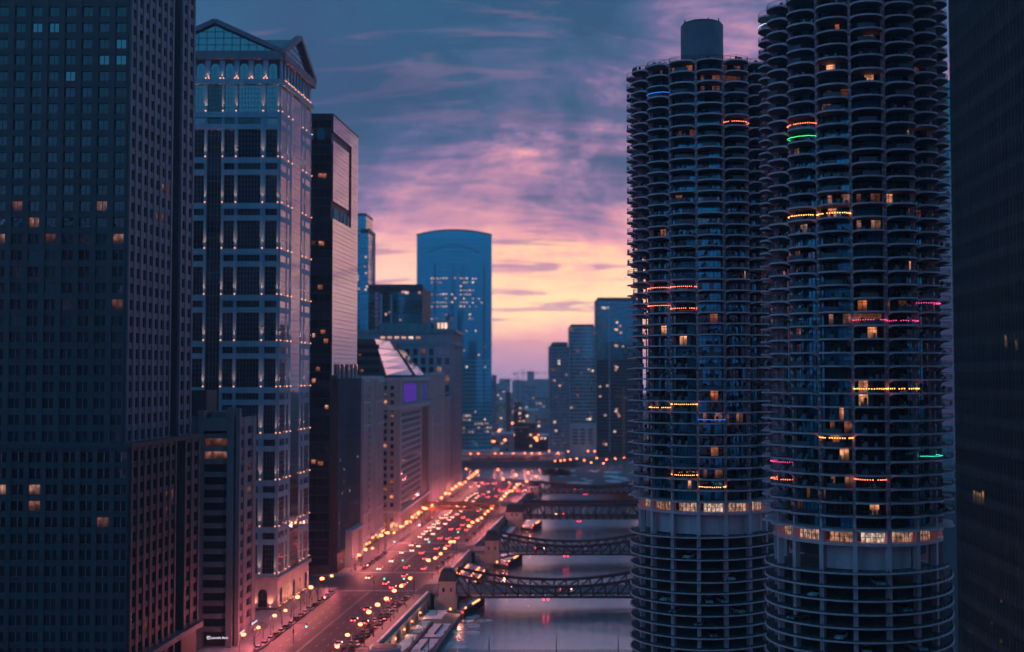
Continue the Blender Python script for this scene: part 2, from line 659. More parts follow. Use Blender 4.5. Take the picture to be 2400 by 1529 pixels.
class Face:
    """a wall plane from A to B as seen from outside, left to right"""
    def __init__(s, A, B):
        s.A, s.B = Vector(A), Vector(B)
        d = s.B - s.A
        s.L = d.length
        s.u = d / s.L
        s.n = Vector((s.u.y, -s.u.x))
        s.rz = atan2(s.u.y, s.u.x)

    def at(s, u, off=0.0, z=0.0):
        p_ = s.A + s.u * u + s.n * off
        return (p_.x, p_.y, z)

    def box(s, mb, u0, u1, z0, z1, o0, o1, m=0):
        """box between offsets o0 (inside) and o1 (outside)"""
        a, b_, c, d = s.at(u0, o1), s.at(u1, o1), s.at(u1, o0), s.at(u0, o0)
        mb.prism([a[:2], b_[:2], c[:2], d[:2]], z0, z1, m)

    def put(s, name, root, me, u, z, off=0.0):
        return ob(name, me, root, s.at(u, off, z), s.rz)


def complement(cells, lo, hi):
    out = []
    p_ = lo
    for a, b_ in cells:
        if a - p_ > 0.02:
            out.append((p_, a))
        p_ = b_
    if hi - p_ > 0.02:
        out.append((p_, hi))
    return out


def cells(lo, hi, n, frac):
    p_ = (hi - lo) / n
    return [(lo + p_ * (i + 0.5 - frac / 2), lo + p_ * (i + 0.5 + frac / 2)) for i in range(n)]


def grid(root, face, z0, z1, uc, zc_, wall, pick, proud=0.5, spand=None, nx=1, nz=1, frame='frame_dark',
         bar=0.12, limit=None, pier='pier', spn='spandrel', u0=None, u1=None, order=None):
    """piers, spandrels and one window per cell. pick(i, j) -> glass material or None"""
    u0 = 0 if u0 is None else u0
    u1 = face.L if u1 is None else u1
    for a, b_ in complement(uc, u0, u1):
        face.put(pier, root, boxmesh(b_ - a, z1 - z0, proud, wall), (a + b_) / 2, z0)
    for a, b_ in complement(zc_, z0, z1):
        face.put(spn, root, boxmesh(u1 - u0 - 0.02, b_ - a, proud * 0.7, spand or wall), (u0 + u1) / 2, a)
    rest = MB()
    lst = [(i, j) for j in range(len(zc_) - 1, -1, -1) for i in range(len(uc))]
    if order:
        lst.sort(key=lambda q: order(*q))
    n = 0
    for i, j in lst:
        (a, b_), (c, d) = uc[i], zc_[j]
        mat = pick(i, j)
        if mat is None:
            continue
        if limit is not None and n >= limit:
            face.box(rest, a, b_, c, d, 0.0, 0.05)
            if nx > 1:
                face.box(rest, (a + b_) / 2 - bar / 2, (a + b_) / 2 + bar / 2, c, d, 0.05, 0.14, 1)
            continue
        n += 1
        face.put('window', root, winmesh(b_ - a, d - c, mat, nx, nz, frame, bar), (a + b_) / 2, c)
    if rest.f:
        o = ob('windows', rest.mesh('windows', ['glass_dark', frame]), root)
        o['kind'] = 'stuff'
    return n


def chooser(weights):
    names, ws = zip(*weights)
    return lambda i=0, j=0: random.choices(names, ws)[0]


ORD = ['first', 'second', 'third', 'fourth', 'fifth', 'sixth', 'seventh', 'eighth', 'ninth', 'tenth', 'eleventh', 'twelfth',
       'thirteenth', 'fourteenth', 'fifteenth', 'sixteenth', 'seventeenth', 'eighteenth', 'nineteenth', 'twentieth']
ORD += ['twenty-' + o for o in ORD[:9]] + ['thirtieth'] + ['thirty-' + o for o in ORD[:9]] + ['fortieth'] + ['forty-' + o for o in ORD[:9]]


def project(x, y, z):
    """photograph pixel of a world point (used to choose which repeats are in view)"""
    d = y * cos(PITCH) + (z - CAMZ) * sin(PITCH)
    v = (z - CAMZ) * cos(PITCH) - y * sin(PITCH)
    return 1200 + F * x / d, 764.5 - F * v / d


# street geometry: both edges run a little to the right as they recede
def bline(d):      # building line, south side
    return -128.7 + 0.09 * d


def pline(d):      # river parapet
    return -86.2 + 0.11 * d

# ================================================================ SETTING
WATER_Z = -6.5
b = MB()
b.quad((-4000, -400, WATER_Z), (4000, -400, WATER_Z), (4000, 1700, WATER_Z), (-4000, 1700, WATER_Z))
struct('river', b, 'water')

# banks (one sheet of land each, with a quay face down into the water)
south = [(-4000, -400), (pline(-400) , -400), (pline(380), 380), (pline(600), 600), (pline(877), 877), (24, 950), (22, 1000), (-8, 1024), (-70, 1044), (-4000, 1060)]
b = MB()
b.prism(south, -14, 0.0)
struct('ground', b, ['quay'])
north = [(pline(-400) + 84, -400), (4000, -400), (4000, 1160), (70, 1160), (34, 1085), (34, 990), (70, 955), (pline(900) + 84, 900)]
b = MB()
b.prism(north, -14, 0.0)
struct('ground', b, ['quay'])
far = [(-4000, 1190), (-60, 1222), (60, 1240), (70, 1160.5), (4000, 1160.5), (6000, 6000), (-6000, 6000)]
b = MB()
b.prism(far, -14, -0.2)
struct('terrain', b, ['terrain'])

# road: carriageway sheet, pavements with a kerb step
ROADL, ROADR = 11.5, -6.0


def curb_l(d):
    return bline(d) + ROADL


def curb_r(d):
    return pline(d) + ROADR


b = MB()
b.prism([(curb_l(-100), -100), (curb_r(-100), -100), (curb_r(900), 900), (18, 950), (16, 985), (-14, 1010), (-75, 1032), (-75, 1005), (curb_l(960), 960)], -0.3, 0.06)
struct('road', b, 'asphalt')
GAPS = [(366, 354), ]
STREETS = [(497, 526), (583, 592), (650, 660)]   # side streets between the buildings
prev = 100
seg = []
for a, c in STREETS[:1] + [(990, 990)]:
    seg.append((prev, a))
    prev = c
for a, c in seg:
    b = MB()
    b.prism([(bline(a) - 6, a), (curb_l(a), a), (curb_l(c), c), (bline(c) - 6, c)], -0.3, 0.2)
    struct('pavement', b, 'pavement')
b = MB()
b.prism([(-400, 498), (curb_l(498) - .02, 498), (curb_l(525) - .02, 525), (-400, 525)], -0.3, 0.056)
struct('road', b, 'asphalt')
BR = [380, 492, 605, 750, 915]                    # bridges cross the river at these depths
edges = [(100, 371), (390, 481), (505, 595), (617, 737), (765, 904)]
for a, c in edges:
    b = MB()
    b.prism([(curb_r(a), a), (pline(a) - .03, a), (pline(c) - .03, c), (curb_r(c), c)], -0.3, 0.2)
    struct('pavement', b, 'pavement')

# painted markings
b = MB()


def lane_x(d, t):
    return curb_l(d) + t * (curb_r(d) - curb_l(d))


def strip(mb, d0, d1, t, w, z=0.065):
    x0, x1 = lane_x(d0, t), lane_x(d1, t)
    mb.quad((x0 - w / 2, d0, z), (x0 + w / 2, d0, z), (x1 + w / 2, d1, z), (x1 - w / 2, d1, z))


for t_ in (0.2, 0.31, 0.56, 0.67, 0.78):
    d = 300.0
    while d < 880:
        if not (490 < d < 536 or 596 < d < 628):
            strip(b, d, d + 3.2, t_, 0.16)
        d += 9.0
for t_ in (0.43, 0.445):
    for a, c in ((300, 488), (536, 596), (630, 730), (770, 890)):
        strip(b, a, c, t_, 0.14)
struct('lane_marking', b, 'paint_white')
b = MB()
for d in (489, 534, 597, 627):
    for k in range(30):
        t_ = 0.03 + k * 0.0325
        strip(b, d, d + 3.0, t_, 0.5)
struct('crosswalk_marking', b, 'paint_white')

# parapet along the river, in lengths between the bridges
names5 = ['nearest the camera', 'between the nearest two bridges', 'beyond the second bridge', 'beside the rail bridge house', 'running to the far bend']
for (a, c), w_ in zip(edges, names5):
    a = max(a, 300)
    th = thing('parapet', 'long pale stone river parapet, the length ' + w_, 'parapet', group='river parapets')
    n = max(1, int((c - a) / 9))
    for k in range(n):
        d0, d1 = a + (c - a) * k / n, a + (c - a) * (k + 1) / n - 0.6
        b = MB()
        b.prism([(pline(d0) - .7, d0), (pline(d0) - .2, d0), (pline(d1) - .2, d1), (pline(d1) - .7, d1)], 0.2, 1.05)
        ob('panel', b.mesh('panel', 'stone_pale'), th)
        b = MB()
        x = pline(d1 + .3)
        b.box(x - .85, x - .05, d1, d1 + .6, 0.2, 1.3)
        ob('post', b.mesh('post', 'stone_pale'), th)
    b = MB()
    b.prism([(pline(a) - .9, a), (pline(a) - .02, a), (pline(c) - .02, c), (pline(c) - .9, c)], 1.32, 1.5)
    ob('cap', b.mesh('cap', 'snow'), th)

# lower-level arcade in the quay wall: dark openings between piers, lamps inside
li = 0
for si, (a, c) in enumerate(edges):
    a = max(a, 330)
    n = max(2, int((c - a) / 8))
    th = thing('quay_arcade', 'row of quay wall piers under the parapet, ' + names5[si], 'quay wall', group='quay arcades')
    b = MB()
    b.prism([(pline(a) + .02, a), (pline(a) + .5, a), (pline(c) + .5, c), (pline(c) + .02, c)], -1.5, -0.15)
    ob('beam', b.mesh('beam', 'stone_warm'), th)
    pm = MB()
    pm.box(0.02, 0.62, -0.5, 0.5, -4.4, -1.5)
    pm = pm.mesh('pier', 'stone_warm')
    for k in range(n + 1):
        d = a + (c - a) * k / n
        ob('pier', pm, th, (pline(d), d, 0), -0.11)

# riverwalk terraces
for si, (a, c) in enumerate([(300, 474), (506, 590), (620, 735), (768, 905)]):
    b = MB()
    wd = (15, 12, 9, 8)[si]
    b.prism([(pline(a) + .6, a), (pline(a) + wd, a), (pline((a + c) / 2) + wd + (1.5 if si == 0 else 0), (a + c) / 2), (pline(c) + wd, c), (pline(c) + .6, c)], -14, -4.4)
    struct('riverwalk', b, 'quay')
# snow lying on the near terrace, cut by cleared paths
b = MB()
for d0, d1, o0, o1 in ((372, 399, 2.4, 5.6), (402, 428, 1.8, 5.8), (431, 452, 2.4, 6.0), (372, 396, 8.2, 13.6), (399, 421, 8.0, 14.4), (424, 447, 8.4, 14.4), (455, 472, 2, 9.5), (510, 528, 2.0, 4.6),
                       (624, 660, 1.5, 3), (665, 730, 5, 8)):
    n = 10
    L, Rr = [], []
    for k in range(n + 1):
        d = d0 + (d1 - d0) * k / n
        L.append((pline(d) + o0 + random.uniform(-.4, .4), d))
        Rr.append((pline(d) + o1 + random.uniform(-.4, .4), d))
    for k in range(n):
        b.quad((*L[k], -4.22), (*Rr[k], -4.22), (*Rr[k + 1], -4.22), (*L[k + 1], -4.22))
sn = ob('snow', b.mesh('snow', 'snow'))
sn['kind'] = 'stuff'
sn['label'] = 'snow lying in patches on the riverwalk terrace'
# low walls and benches on the terrace
wallspots = [(372, 447, 7.0), (380, 398, 10.8), (404, 419, 11.0), (428, 444, 11.4)]
for k, (d0, d1, o0) in enumerate(wallspots):
    b = MB()
    b.prism([(pline(d0) + o0, d0), (pline(d0) + o0 + .5, d0), (pline(d1) + o0 + .5, d1), (pline(d1) + o0, d1)], -4.4, -3.7)
    o = ob('terrace_wall', b.mesh('terrace_wall', 'dark_body'))
    tag(o, ['long low dark wall dividing the snowy riverwalk terrace', 'short low wall in the snow nearest the camera on the terrace', 'middle short low wall in the terrace snow',
            'short low wall in the terrace snow nearest the bridge'][k], 'wall', 'terrace walls')

# amphitheatre steps with strip lights beyond the second bridge
st = thing('river_steps', 'stepped riverside seating with warm strip lights beside the second bridge', 'steps')
for k in range(8):
    b = MB()
    d0 = 528
    o0 = 2.0 + k * 1.25
    z = -4.35 + (7 - k) * 0.42
    b.prism([(pline(d0) + o0, d0), (pline(d0) + o0 + 1.22, d0 - 1), (pline(572) + o0 + 1.22, 572), (pline(572) + o0, 572)], -4.35, z)
    ob('step', b.mesh('step', 'snow' if k % 3 == 1 else 'stone_pale'), st)
for k, o0 in enumerate((3.3, 7.2, 11.0)):
    b = MB()
    z = -4.35 + (7 - (o0 - 2) / 1.25) * 0.42 + .55
    b.beam((pline(535) + o0, 535, z), (pline(566) + o0 + (1.4 if k == 1 else 0), 566, z), 0.3, 0.25)
    ob('strip_light', b.mesh('strip_light', 'lamp_small'), st)

# ice floes drifting near the south bank
for k in range(20):
    d = random.choice([random.uniform(385, 470), random.uniform(400, 460), random.uniform(500, 560), random.uniform(455, 480)])
    x = pline(d) + 15 + abs(random.gauss(1, 6.5))
    r = random.uniform(0.8, 3.4)
    n = 10
    pts = [(r * random.uniform(.6, 1.25) * cos(2 * pi * i / n), 0.8 * r * random.uniform(.6, 1.25) * sin(2 * pi * i / n)) for i in range(n)]
    b = MB()
    b.prism(pts, -0.02, 0.1)
    o = ob('ice_floe', b.mesh('ice_floe', 'snow'), None, (x, d, WATER_Z))
    tag(o, 'flat pale ice floe drifting on the dark water by the riverwalk', 'ice floe', 'ice floes by the south bank')

# ================================================================ ROUND TWIN TOWERS
RC, RO, RG = 16.75, 19.35, 14.2
A0 = radians(11.25)
FH = 2.65
Z0A = 58.0
NFL = 40


def lobe(n, shrink=0.0, rc=RC, ro=RO):
    xc, yc = rc * cos(A0), rc * sin(A0)
    out = []
    for k in range(n + 1):
        t_ = -pi / 2 + pi * k / n
        out.append((xc + (ro - xc - shrink) * cos(t_) ** 0.85 if k not in (0, n) else xc, (yc - shrink * 0.25) * sin(t_)))
    return out


def balcony_mesh(rail=True):
    b_ = MB()
    n = 14
    arc = lobe(n)
    inn = lobe(n, 0.28)
    gi = [(RG * cos(A0) - 0.3, -RG * sin(A0)), (RG * cos(A0) - 0.3, RG * sin(A0))]
    poly = [gi[0]] + arc + [gi[1]]
    b_.prism(poly, -0.20, 0.0, 2)
    # lip and arched haunch that runs down into the column at both ends
    s_ = [0.0]
    for k in range(n):
        s_.append(s_[-1] + hypot(arc[k + 1][0] - arc[k][0], arc[k + 1][1] - arc[k][1]))
    T = s_[-1]

    def drop(s):
        e = min(s, T - s)
        return 0.20 + (0.85 * (1 - e / 2.2) ** 2 if e < 2.2 else 0)
    for k in range(n):
        (x0, y0), (x1, y1) = arc[k], arc[k + 1]
        (u0, v0), (u1, v1) = inn[k], inn[k + 1]
        h0, h1 = drop(s_[k]), drop(s_[k + 1])
        x0 += .01
        x1 += .01
        b_.quad((x0, y0, -h0), (x1, y1, -h1), (x1, y1, .13), (x0, y0, .13), 0)
        b_.quad((u1, v1, -h1), (u0, v0, -h0), (u0, v0, .13), (u1, v1, .13), 0)
        b_.quad((x0, y0, .13), (x1, y1, .13), (u1, v1, .13), (u0, v0, .13), 0)
        b_.quad((u0, v0, -h0), (u1, v1, -h1), (x1, y1, -h1), (x0, y0, -h0), 0)
        if rail:
            b_.beam((x0 - .1, y0, 1.08), (x1 - .1, y1, 1.08), .05, .06, 1)
            for q in range(3):
                f = q / 3
                px_, py_ = x0 + (x1 - x0) * f - .1, y0 + (y1 - y0) * f
                b_.beam((px_, py_, .1), (px_, py_, 1.08), .022, .022, 1)
    return b_


def bay_window(variant):
    b_ = MB()
    w = 2 * RG * math.tan(A0) - .1
    x = RG - .02
    npan = 6
    for k in range(npan):
        y0 = -w / 2 + w * k / npan
        y1 = y0 + w / npan
        b_.quad((x, y0, 0.02), (x, y1, 0.02), (x, y1, FH - .22), (x, y0, FH - .22), 1 + variant[k])
        b_.box(x - .05, x + .1, y0 - .045, y0 + .045, .02, FH - .22, 0)
    b_.box(x - .05, x + .07, -w / 2, w / 2, 1.95, 2.05, 0)
    return b_


WV = [(0, 0, 0, 0, 0, 0), (1, 1, 0, 0, 0, 0), (0, 0, 0, 1, 1, 1), (1, 1, 1, 1, 1, 1), (0, 1, 1, 0, 1, 1), (2, 2, 2, 1, 2, 2), (0, 0, 2, 2, 0, 0), (1, 2, 2, 1, 1, 0)]
WMESH = [bay_window(v).mesh('window', ['frame_dark', 'glass_dark', 'glass_curtain_sky', 'glass_blue']) for v in WV]
LITV = [((0, 3, 3, 1, 0, 0), 'lit_warm'), ((0, 0, 0, 3, 3, 0), 'lit_warm'), ((3, 3, 0, 0, 1, 0), 'lit_pale'), ((0, 1, 1, 3, 1, 0), 'lit_warm'), ((0, 3, 0, 0, 3, 3), 'lit_dim'), ((3, 3, 3, 3, 3, 3), 'lit_dim')]
LITMESH = [bay_window(tuple(min(q, 2) if q < 3 else 2 for q in v)).mesh('window', ['frame_dark', 'glass_dark', 'glass_curtain_sky', mt]) for v, mt in LITV]
plain('balcony_floor', (0.20, 0.18, 0.20), 0.8, 0.3, 0.6)
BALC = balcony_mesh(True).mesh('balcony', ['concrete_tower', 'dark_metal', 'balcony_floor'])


BALCS = [BALC, BALC]
for vv in range(6):
    rs = random.Random(100 + vv)
    bb = balcony_mesh(True)
    for q in range(rs.randint(2, 5)):          # chairs, tables, planters, a bike or two
        x_, y_ = rs.uniform(15.2, 17.6), rs.uniform(-2.2, 2.2)
        w_, d_, h_ = rs.uniform(.25, .6), rs.uniform(.25, .7), rs.uniform(.4, 1.2)
        bb.box(x_, x_ + w_, y_, y_ + d_, 0.005, h_ * .5, 3)
        bb.box(x_, x_ + w_ * .3, y_, y_ + d_, h_ * .5, h_, 3)
        if rs.random() < .35:
            bb.ball((x_ + w_ / 2, y_ + d_ / 2, h_ + .3), .38, 4, 6, .45)
    if vv in (1, 4):                           # a screen hung on the rail
        arcq = lobe(14, .16)
        k0 = rs.randint(3, 5)
        for q in range(k0, k0 + 5):
            (xa_, ya_), (xb_, yb_) = arcq[q], arcq[q + 1]
            bb.quad((xa_, ya_, .15), (xb_, yb_, .15), (xb_, yb_, 1.0), (xa_, ya_, 1.0), 5)
    BALCS.append(bb.mesh('balcony', ['concrete_tower', 'dark_metal', 'balcony_floor', 'stone_grey', 'foliage', 'granite_shade']))


def ring_arc(mb, r0, r1, z0, z1, a0, a1, n, m=0):
    for k in range(n):
        p, q = a0 + (a1 - a0) * k / n, a0 + (a1 - a0) * (k + 1) / n
        mb.prism([(r0 * cos(p), r0 * sin(p)), (r1 * cos(p), r1 * sin(p)), (r1 * cos(q), r1 * sin(q)), (r0 * cos(q), r0 * sin(q))], z0, z1, m)


STRN = {}


def round_tower(name, label, cx, cy, phase, lit, strings, drumarc, turn0):
    """phase: angle of a column, measured from the direction towards the camera"""
    base = atan2(-cy, -cx)
    root = thing(name, label, 'tower', (cx, cy, 0))
    # which bays look towards the camera
    items = []
    for i in range(16):
        a = base + phase + A0 * (2 * i + 1)
        facing = cos(a - base)
        for j in range(NFL):
            z = Z0A + FH * (j + 1)
            X_, Y_ = cx + 18.8 * cos(a), cy + 18.8 * sin(a)
            px, py = project(X_, Y_, z - FH / 2)
            inview = -20 < py < 1540 and facing > -0.22 and px < 2250
            items.append((inview * 10 + facing, i, j, a, px, py, z))
    items.sort(reverse=True)
    shown = items[:300]
    litset = {}
    for (lx, ly, kind) in lit:
        c = min(((abs(px - lx) / 80 + abs(py - ly) / 14, i, j) for (_, i, j, a, px, py, z) in shown if _ > 10.15), default=None)
        if c:
            litset[(c[1], c[2])] = kind
    rest = MB()
    restw = MB()
    arc = lobe(6)
    for n_, (_, i, j, a, px, py, z) in enumerate(items):
        if n_ < 300:
            ob('balcony', random.choice(BALCS), root, (0, 0, z), a)
            zb = z - FH
            if (i, j) in litset:
                me = LITMESH[litset[(i, j)]]
            else:
                r = random.random()
                hi = max(0, min(1, (z - 58) / 90))
                warm = random.random()
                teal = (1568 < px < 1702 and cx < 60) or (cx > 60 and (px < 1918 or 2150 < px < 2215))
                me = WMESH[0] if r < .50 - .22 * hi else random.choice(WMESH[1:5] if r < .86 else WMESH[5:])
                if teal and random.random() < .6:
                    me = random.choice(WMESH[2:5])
                if warm < .025:
                    me = LITMESH[4]
            ob('window', me, root, (0, 0, zb), a)
        else:
            c, s = cos(a), sin(a)
            gi = [(RG * cos(A0), -RG * sin(A0))] + arc + [(RG * cos(A0), RG * sin(A0))]
            rest.prism([(x * c - y * s, x * s + y * c) for x, y in gi], z - .22, z)
            w = RG * math.tan(A0)
            p0, p1 = (RG * c + w * s, RG * s - w * c), (RG * c - w * s, RG * s + w * c)
            restw.quad((*p0, z - FH), (*p1, z - FH), (*p1, z - .22), (*p0, z - .22))
    o = ob('balconies', rest.mesh('balconies', 'concrete_tower'), root)
    o['kind'] = 'stuff'
    o = ob('windows', restw.mesh('windows', 'glass_dark'), root)
    o['kind'] = 'stuff'
    # lowest apartment slab, core, columns
    b_ = MB()
    allpoly = []
    for i in range(16):
        a = base + phase + A0 * (2 * i + 1)
        c, s = cos(a), sin(a)
        allpoly += [(x * c - y * s, x * s + y * c) for x, y in lobe(8)[:-1]]
    b_.prism(allpoly, Z0A - .32, Z0A)
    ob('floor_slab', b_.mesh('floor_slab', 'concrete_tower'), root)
    b_ = MB()
    b_.cyl(0, 0, 52, Z0A + FH * NFL - .05, 13.7, 48)
    ob('core', b_.mesh('core', 'dark_body'), root)
    cm = MB()
    cm.box(RC - 0.75, RC + .12, -.27, .27, Z0A - .3, Z0A + FH * NFL + .01)
    cm.box(RC - 1.1, RC + .1, -.45, .45, 0, Z0A - .31)
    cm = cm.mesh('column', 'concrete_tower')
    for i in range(16):
        ob('column', cm, root, (0, 0, 0), base + phase + 2 * A0 * i)
    # roof deck, rail, penthouse drum
    zt = Z0A + FH * NFL
    b_ = MB()
    b_.cyl(0, 0, zt + .02, zt + .5, 16.0, 48)
    ob('roof', b_.mesh('roof', 'concrete_tower'), root)
    b_ = MB()
    for k in range(64):
        p, q = 2 * pi * k / 64, 2 * pi * (k + 1) / 64
        P, Q = (15.6 * cos(p), 15.6 * sin(p)), (15.6 * cos(q), 15.6 * sin(q))
        for zz_ in (1.1, 1.7):
            b_.beam((*P, zt + zz_), (*Q, zt + zz_), .07, .07)
        b_.beam((*P, zt + .5), (*P, zt + 1.7), .07, .07)
    ob('roof_rail', b_.mesh('roof_rail', 'dark_metal'), root)
    b_ = MB()
    b_.cyl(0, 0, zt + .5, zt + 13.4, 5.4, 40)
    dr = ob('penthouse', b_.mesh('penthouse', 'granite_shade'), root)
    b_ = MB()
    b_.cyl(0, 0, zt + 13.42, zt + 13.9, 5.0, 40)
    for k in range(9):
        a = 2 * pi * k / 9
        b_.box(4.9 * cos(a) - .12, 4.9 * cos(a) + .12, 4.9 * sin(a) - .12, 4.9 * sin(a) + .12, zt + 13.4, zt + 14.0 + .3 * (k % 3))
    b_.box(-.8, 1.2, -2, 1, zt + 13.9, zt + 14.8)
    ob('roof_plant', b_.mesh('roof_plant', 'dark_metal'), dr)
    # lit hall under the flats
    for i in range(16):
        a = base + phase + A0 * (2 * i + 1)
        w = 2 * 15.2 * math.tan(A0) - .25
        b_ = MB()
        for k in range(6):
            y0 = -w / 2 + w * k / 6
            if not (k == 0 and i % 3 == 0):
                b_.box(15.1, 15.16, y0 + .04, y0 + w / 6 - .04, 55.35, 57.62, 0)
            b_.box(15.08, 15.25, y0 - .05, y0 + .05, 55.35, 57.66, 1)
        b_.box(15.08, 15.28, -w / 2, w / 2, 56.25, 56.33, 1)
        ob('hall_window', b_.mesh('hall_window', ['lit_hall', 'frame_dark']), root, (0, 0, 0), a)
    b_ = MB()
    b_.cyl(0, 0, 54.7, 55.3, 17.0, 48)
    ob('floor_slab', b_.mesh('floor_slab', 'concrete_tower'), root)
    b_ = MB()
    ring_arc(b_, drumarc[2] - .5, drumarc[2], 49.8, 54.7, base + drumarc[0], base + drumarc[1], 40)
    ob('drum_wall', b_.mesh('drum_wall', 'concrete_tower'), root)
    # spiral parking ramp
    pitch_ = 2.63
    zt = 50.2
    n = 64
    turns = 18
    ramp = MB()
    lip = MB()
    rail = MB()
    prevs = None
    for k in range(int(turns * n) + 1):
        a = base + turn0 - 2 * pi * k / n
        z = zt - pitch_ * k / n
        c, s = cos(a), sin(a)
        cur = [(6 * c, 6 * s, z), (18.55 * c, 18.55 * s, z), (18.55 * c, 18.55 * s, z - .18), (6 * c, 6 * s, z - .18),
               (18.56 * c, 18.56 * s, z - .19), (18.9 * c, 18.9 * s, z - .19), (18.9 * c, 18.9 * s, z + .09), (18.56 * c, 18.56 * s, z + .09)]
        if prevs:
            P = prevs
            ramp.quad(P[0], P[1], cur[1], cur[0])
            ramp.quad(cur[3], cur[2], P[2], P[3])
            lip.quad(P[4], P[5], cur[5], cur[4])
            lip.quad(P[5], P[6], cur[6], cur[5])
            lip.quad(P[6], P[7], cur[7], cur[6])
            lip.quad(P[7], P[4], cur[4], cur[7])
        prevs = cur
        if cos(a - base) > -.25:
            rail.beam((18.5 * c, 18.5 * s, z), (18.5 * c, 18.5 * s, z + .62), .12, .34)
    ob('parking_ramp', ramp.mesh('parking_ramp', 'deck_dark'), root)
    ob('ramp_edge', lip.mesh('ramp_edge', 'concrete_tower'), root)
    o = ob('guard_posts', rail.mesh('guard_posts', 'dark_metal'), root)
    o['kind'] = 'stuff'
    b_ = MB()
    b_.cyl(0, 0, 0, 54.6, 6.0, 32)
    ob('core', b_.mesh('core', 'dark_body'), root)
    # strings of lights on balcony rails
    for (x0, x1, ly, mt, lab) in strings:
        cand = [q for q in shown if x0 - 6 <= q[4] <= x1 + 6 and abs(q[5] - ly) < 17 and q[0] > 10.1]
        if not cand:
            continue
        best = {}
        for q in cand:
            if q[1] not in best or abs(q[5] - ly) < abs(best[q[1]][5] - ly):
                best[q[1]] = q
        j0 = sorted(q[2] for q in best.values())[len(best) // 2]
        sg = thing('string_lights', lab, 'lights', (cx, cy, 0), 0, 'balcony light strings')
        for q in best.values():
            if q[2] != j0:
                continue
            a, z = q[3], q[6] - FH
            pts = lobe(20, .1)
            b_ = MB()
            hz = random.choice((.95, 1.05, 1.9))
            sag = random.uniform(0, .12)
            thin = mt in ('string_green', 'string_blue', 'string_white', 'string_teal')
            for k in range(20):
                h0 = hz - sag * abs(sin(k * .8))
                h1 = hz - sag * abs(sin((k + 1) * .8))
                (xa, ya), (xb, yb) = pts[k], pts[k + 1]
                if thin:
                    b_.beam((xa, ya, h0), (xb, yb, h1), .07, .07)
                elif random.random() < .9:
                    b_.ball(((xa + xb) / 2, (ya + yb) / 2, (h0 + h1) / 2), .10, 0, 6)
            ob('strand', b_.mesh('strand', mt), sg, (0, 0, z), a)
    return root


def C1(x, y):
    return 1760 + x / 3.058, y / 3.058


def C2(x, y):
    return 1760 + x / 3.058, 500 + y / 3.058


def C3(x, y):
    return 1760 + x / 2.89, 1000 + y / 2.89


lit_near = [(*C1(x, y), k) for x, y, k in ((800, 230, 1), (665, 200, 3), (590, 430, 0), (905, 525, 1), (440, 630, 1), (550, 630, 4), (460, 740, 1), (640, 710, 2), (1275, 940, 0),
            (230, 1240, 0), (1265, 1390, 0), (1265, 1490, 4), (800, 1450, 4), (640, 1480, 0), (545, 1390, 4))]
lit_near += [(*C2(x, y), k) for x, y, k in ((800, 50, 4), (830, 630, 0), (800, 820, 1), (1275, 340, 0), (860, 1210, 0), (850, 1310, 0), (615, 1400, 3), (640, 1505, 4), (240, 100, 2), (860, 720, 5), (600, 720, 4))]
lit_near += [(*C3(x, y), k) for x, y, k in ((590, 70, 0), (620, 150, 1), (625, 335, 4), (830, 525, 1), (300, 500, 4))]
str_near = [(1760, 1850, 54, 'string_white', 'thin white light lines on balconies at the tower top edge'), (1850, 2000, 296, 'string_red', 'thin red light strand above the green one on the nearer tower'), (1850, 2000, 330, 'string_green', 'bright green light strand on the nearer round tower'),
            (1800, 2002, 488, 'string_orange', 'long bright orange-red light string across several balconies of the nearer tower'), (2155, 2215, 709, 'string_pink', 'pink light string on the far side of the nearer tower'),
            (2005, 2150, 741, 'string_pink', 'pink light string across two middle balconies of the nearer tower'), (2005, 2130, 900, 'string_orange', 'orange light string on the nearer tower at horizon height'),
            (1920, 2005, 1024, 'string_orange', 'orange bead lights on the nearer tower below the horizon'), (2150, 2212, 1054, 'string_teal', 'short teal light line low on the nearer tower'),
            (2000, 2085, 1122, 'string_red', 'thin red light string low on the nearer tower'), (1775, 1815, 1105, 'string_red', 'red light cluster at the low corner of the nearer tower'),
            (1800, 1860, 1082, 'string_pink', 'dim red glow strand near the low corner of the nearer tower')]
lit_far = [(1440 + x / 3.058, y / 3.058, k) for x, y, k in ((530, 505, 1), (740, 515, 4), (365, 530, 4), (850, 570, 5), (465, 1385, 2))]
lit_far += [(1440 + x / 3.058, 500 + y / 3.058, k) for x, y, k in ((215, 120, 0), (690, 715, 1), (225, 805, 0), (465, 880, 0), (715, 1340, 1), (660, 1500, 4), (870, 1505, 4), (1030, 480, 0))]
lit_far += [(1440 + x / 2.89, 1000 + y / 2.89, k) for x, y, k in ((640, 205, 1), (455, 425, 3), (590, 340, 4))]
str_far = [(1515, 1632, 226, 'string_blue', 'blue light line near the top of the farther tower'), (1695, 1760, 272, 'string_red', 'red light string high on the farther tower'), (1490, 1632, 660, 'string_red', 'dotted red light string halfway up the farther tower'),
           (1530, 1632, 718, 'string_red', 'second red light string halfway up the farther tower'), (1530, 1635, 943, 'string_orange', 'dotted orange light string on the farther tower'),
           (1634, 1705, 969, 'string_blue', 'short blue light line low on the farther tower'), (1570, 1636, 1100, 'string_orange', 'bright orange bead lights low on the farther tower'),
           (1636, 1745, 1150, 'string_orange', 'orange bead lights on the lowest flats of the farther tower')]
round_tower('round_tower', 'nearer round concrete tower with scalloped balconies above a spiral car park', 71.8, 249.5, radians(-1.2), lit_near, str_near, (-.42, 0.80, 14.3), 1.2)
round_tower('round_tower', 'farther round concrete tower with a drum on its roof', 48.7, 302.0, radians(-5.3), lit_far, str_far, (-1.0, 1.5, 14.9), 1.6)

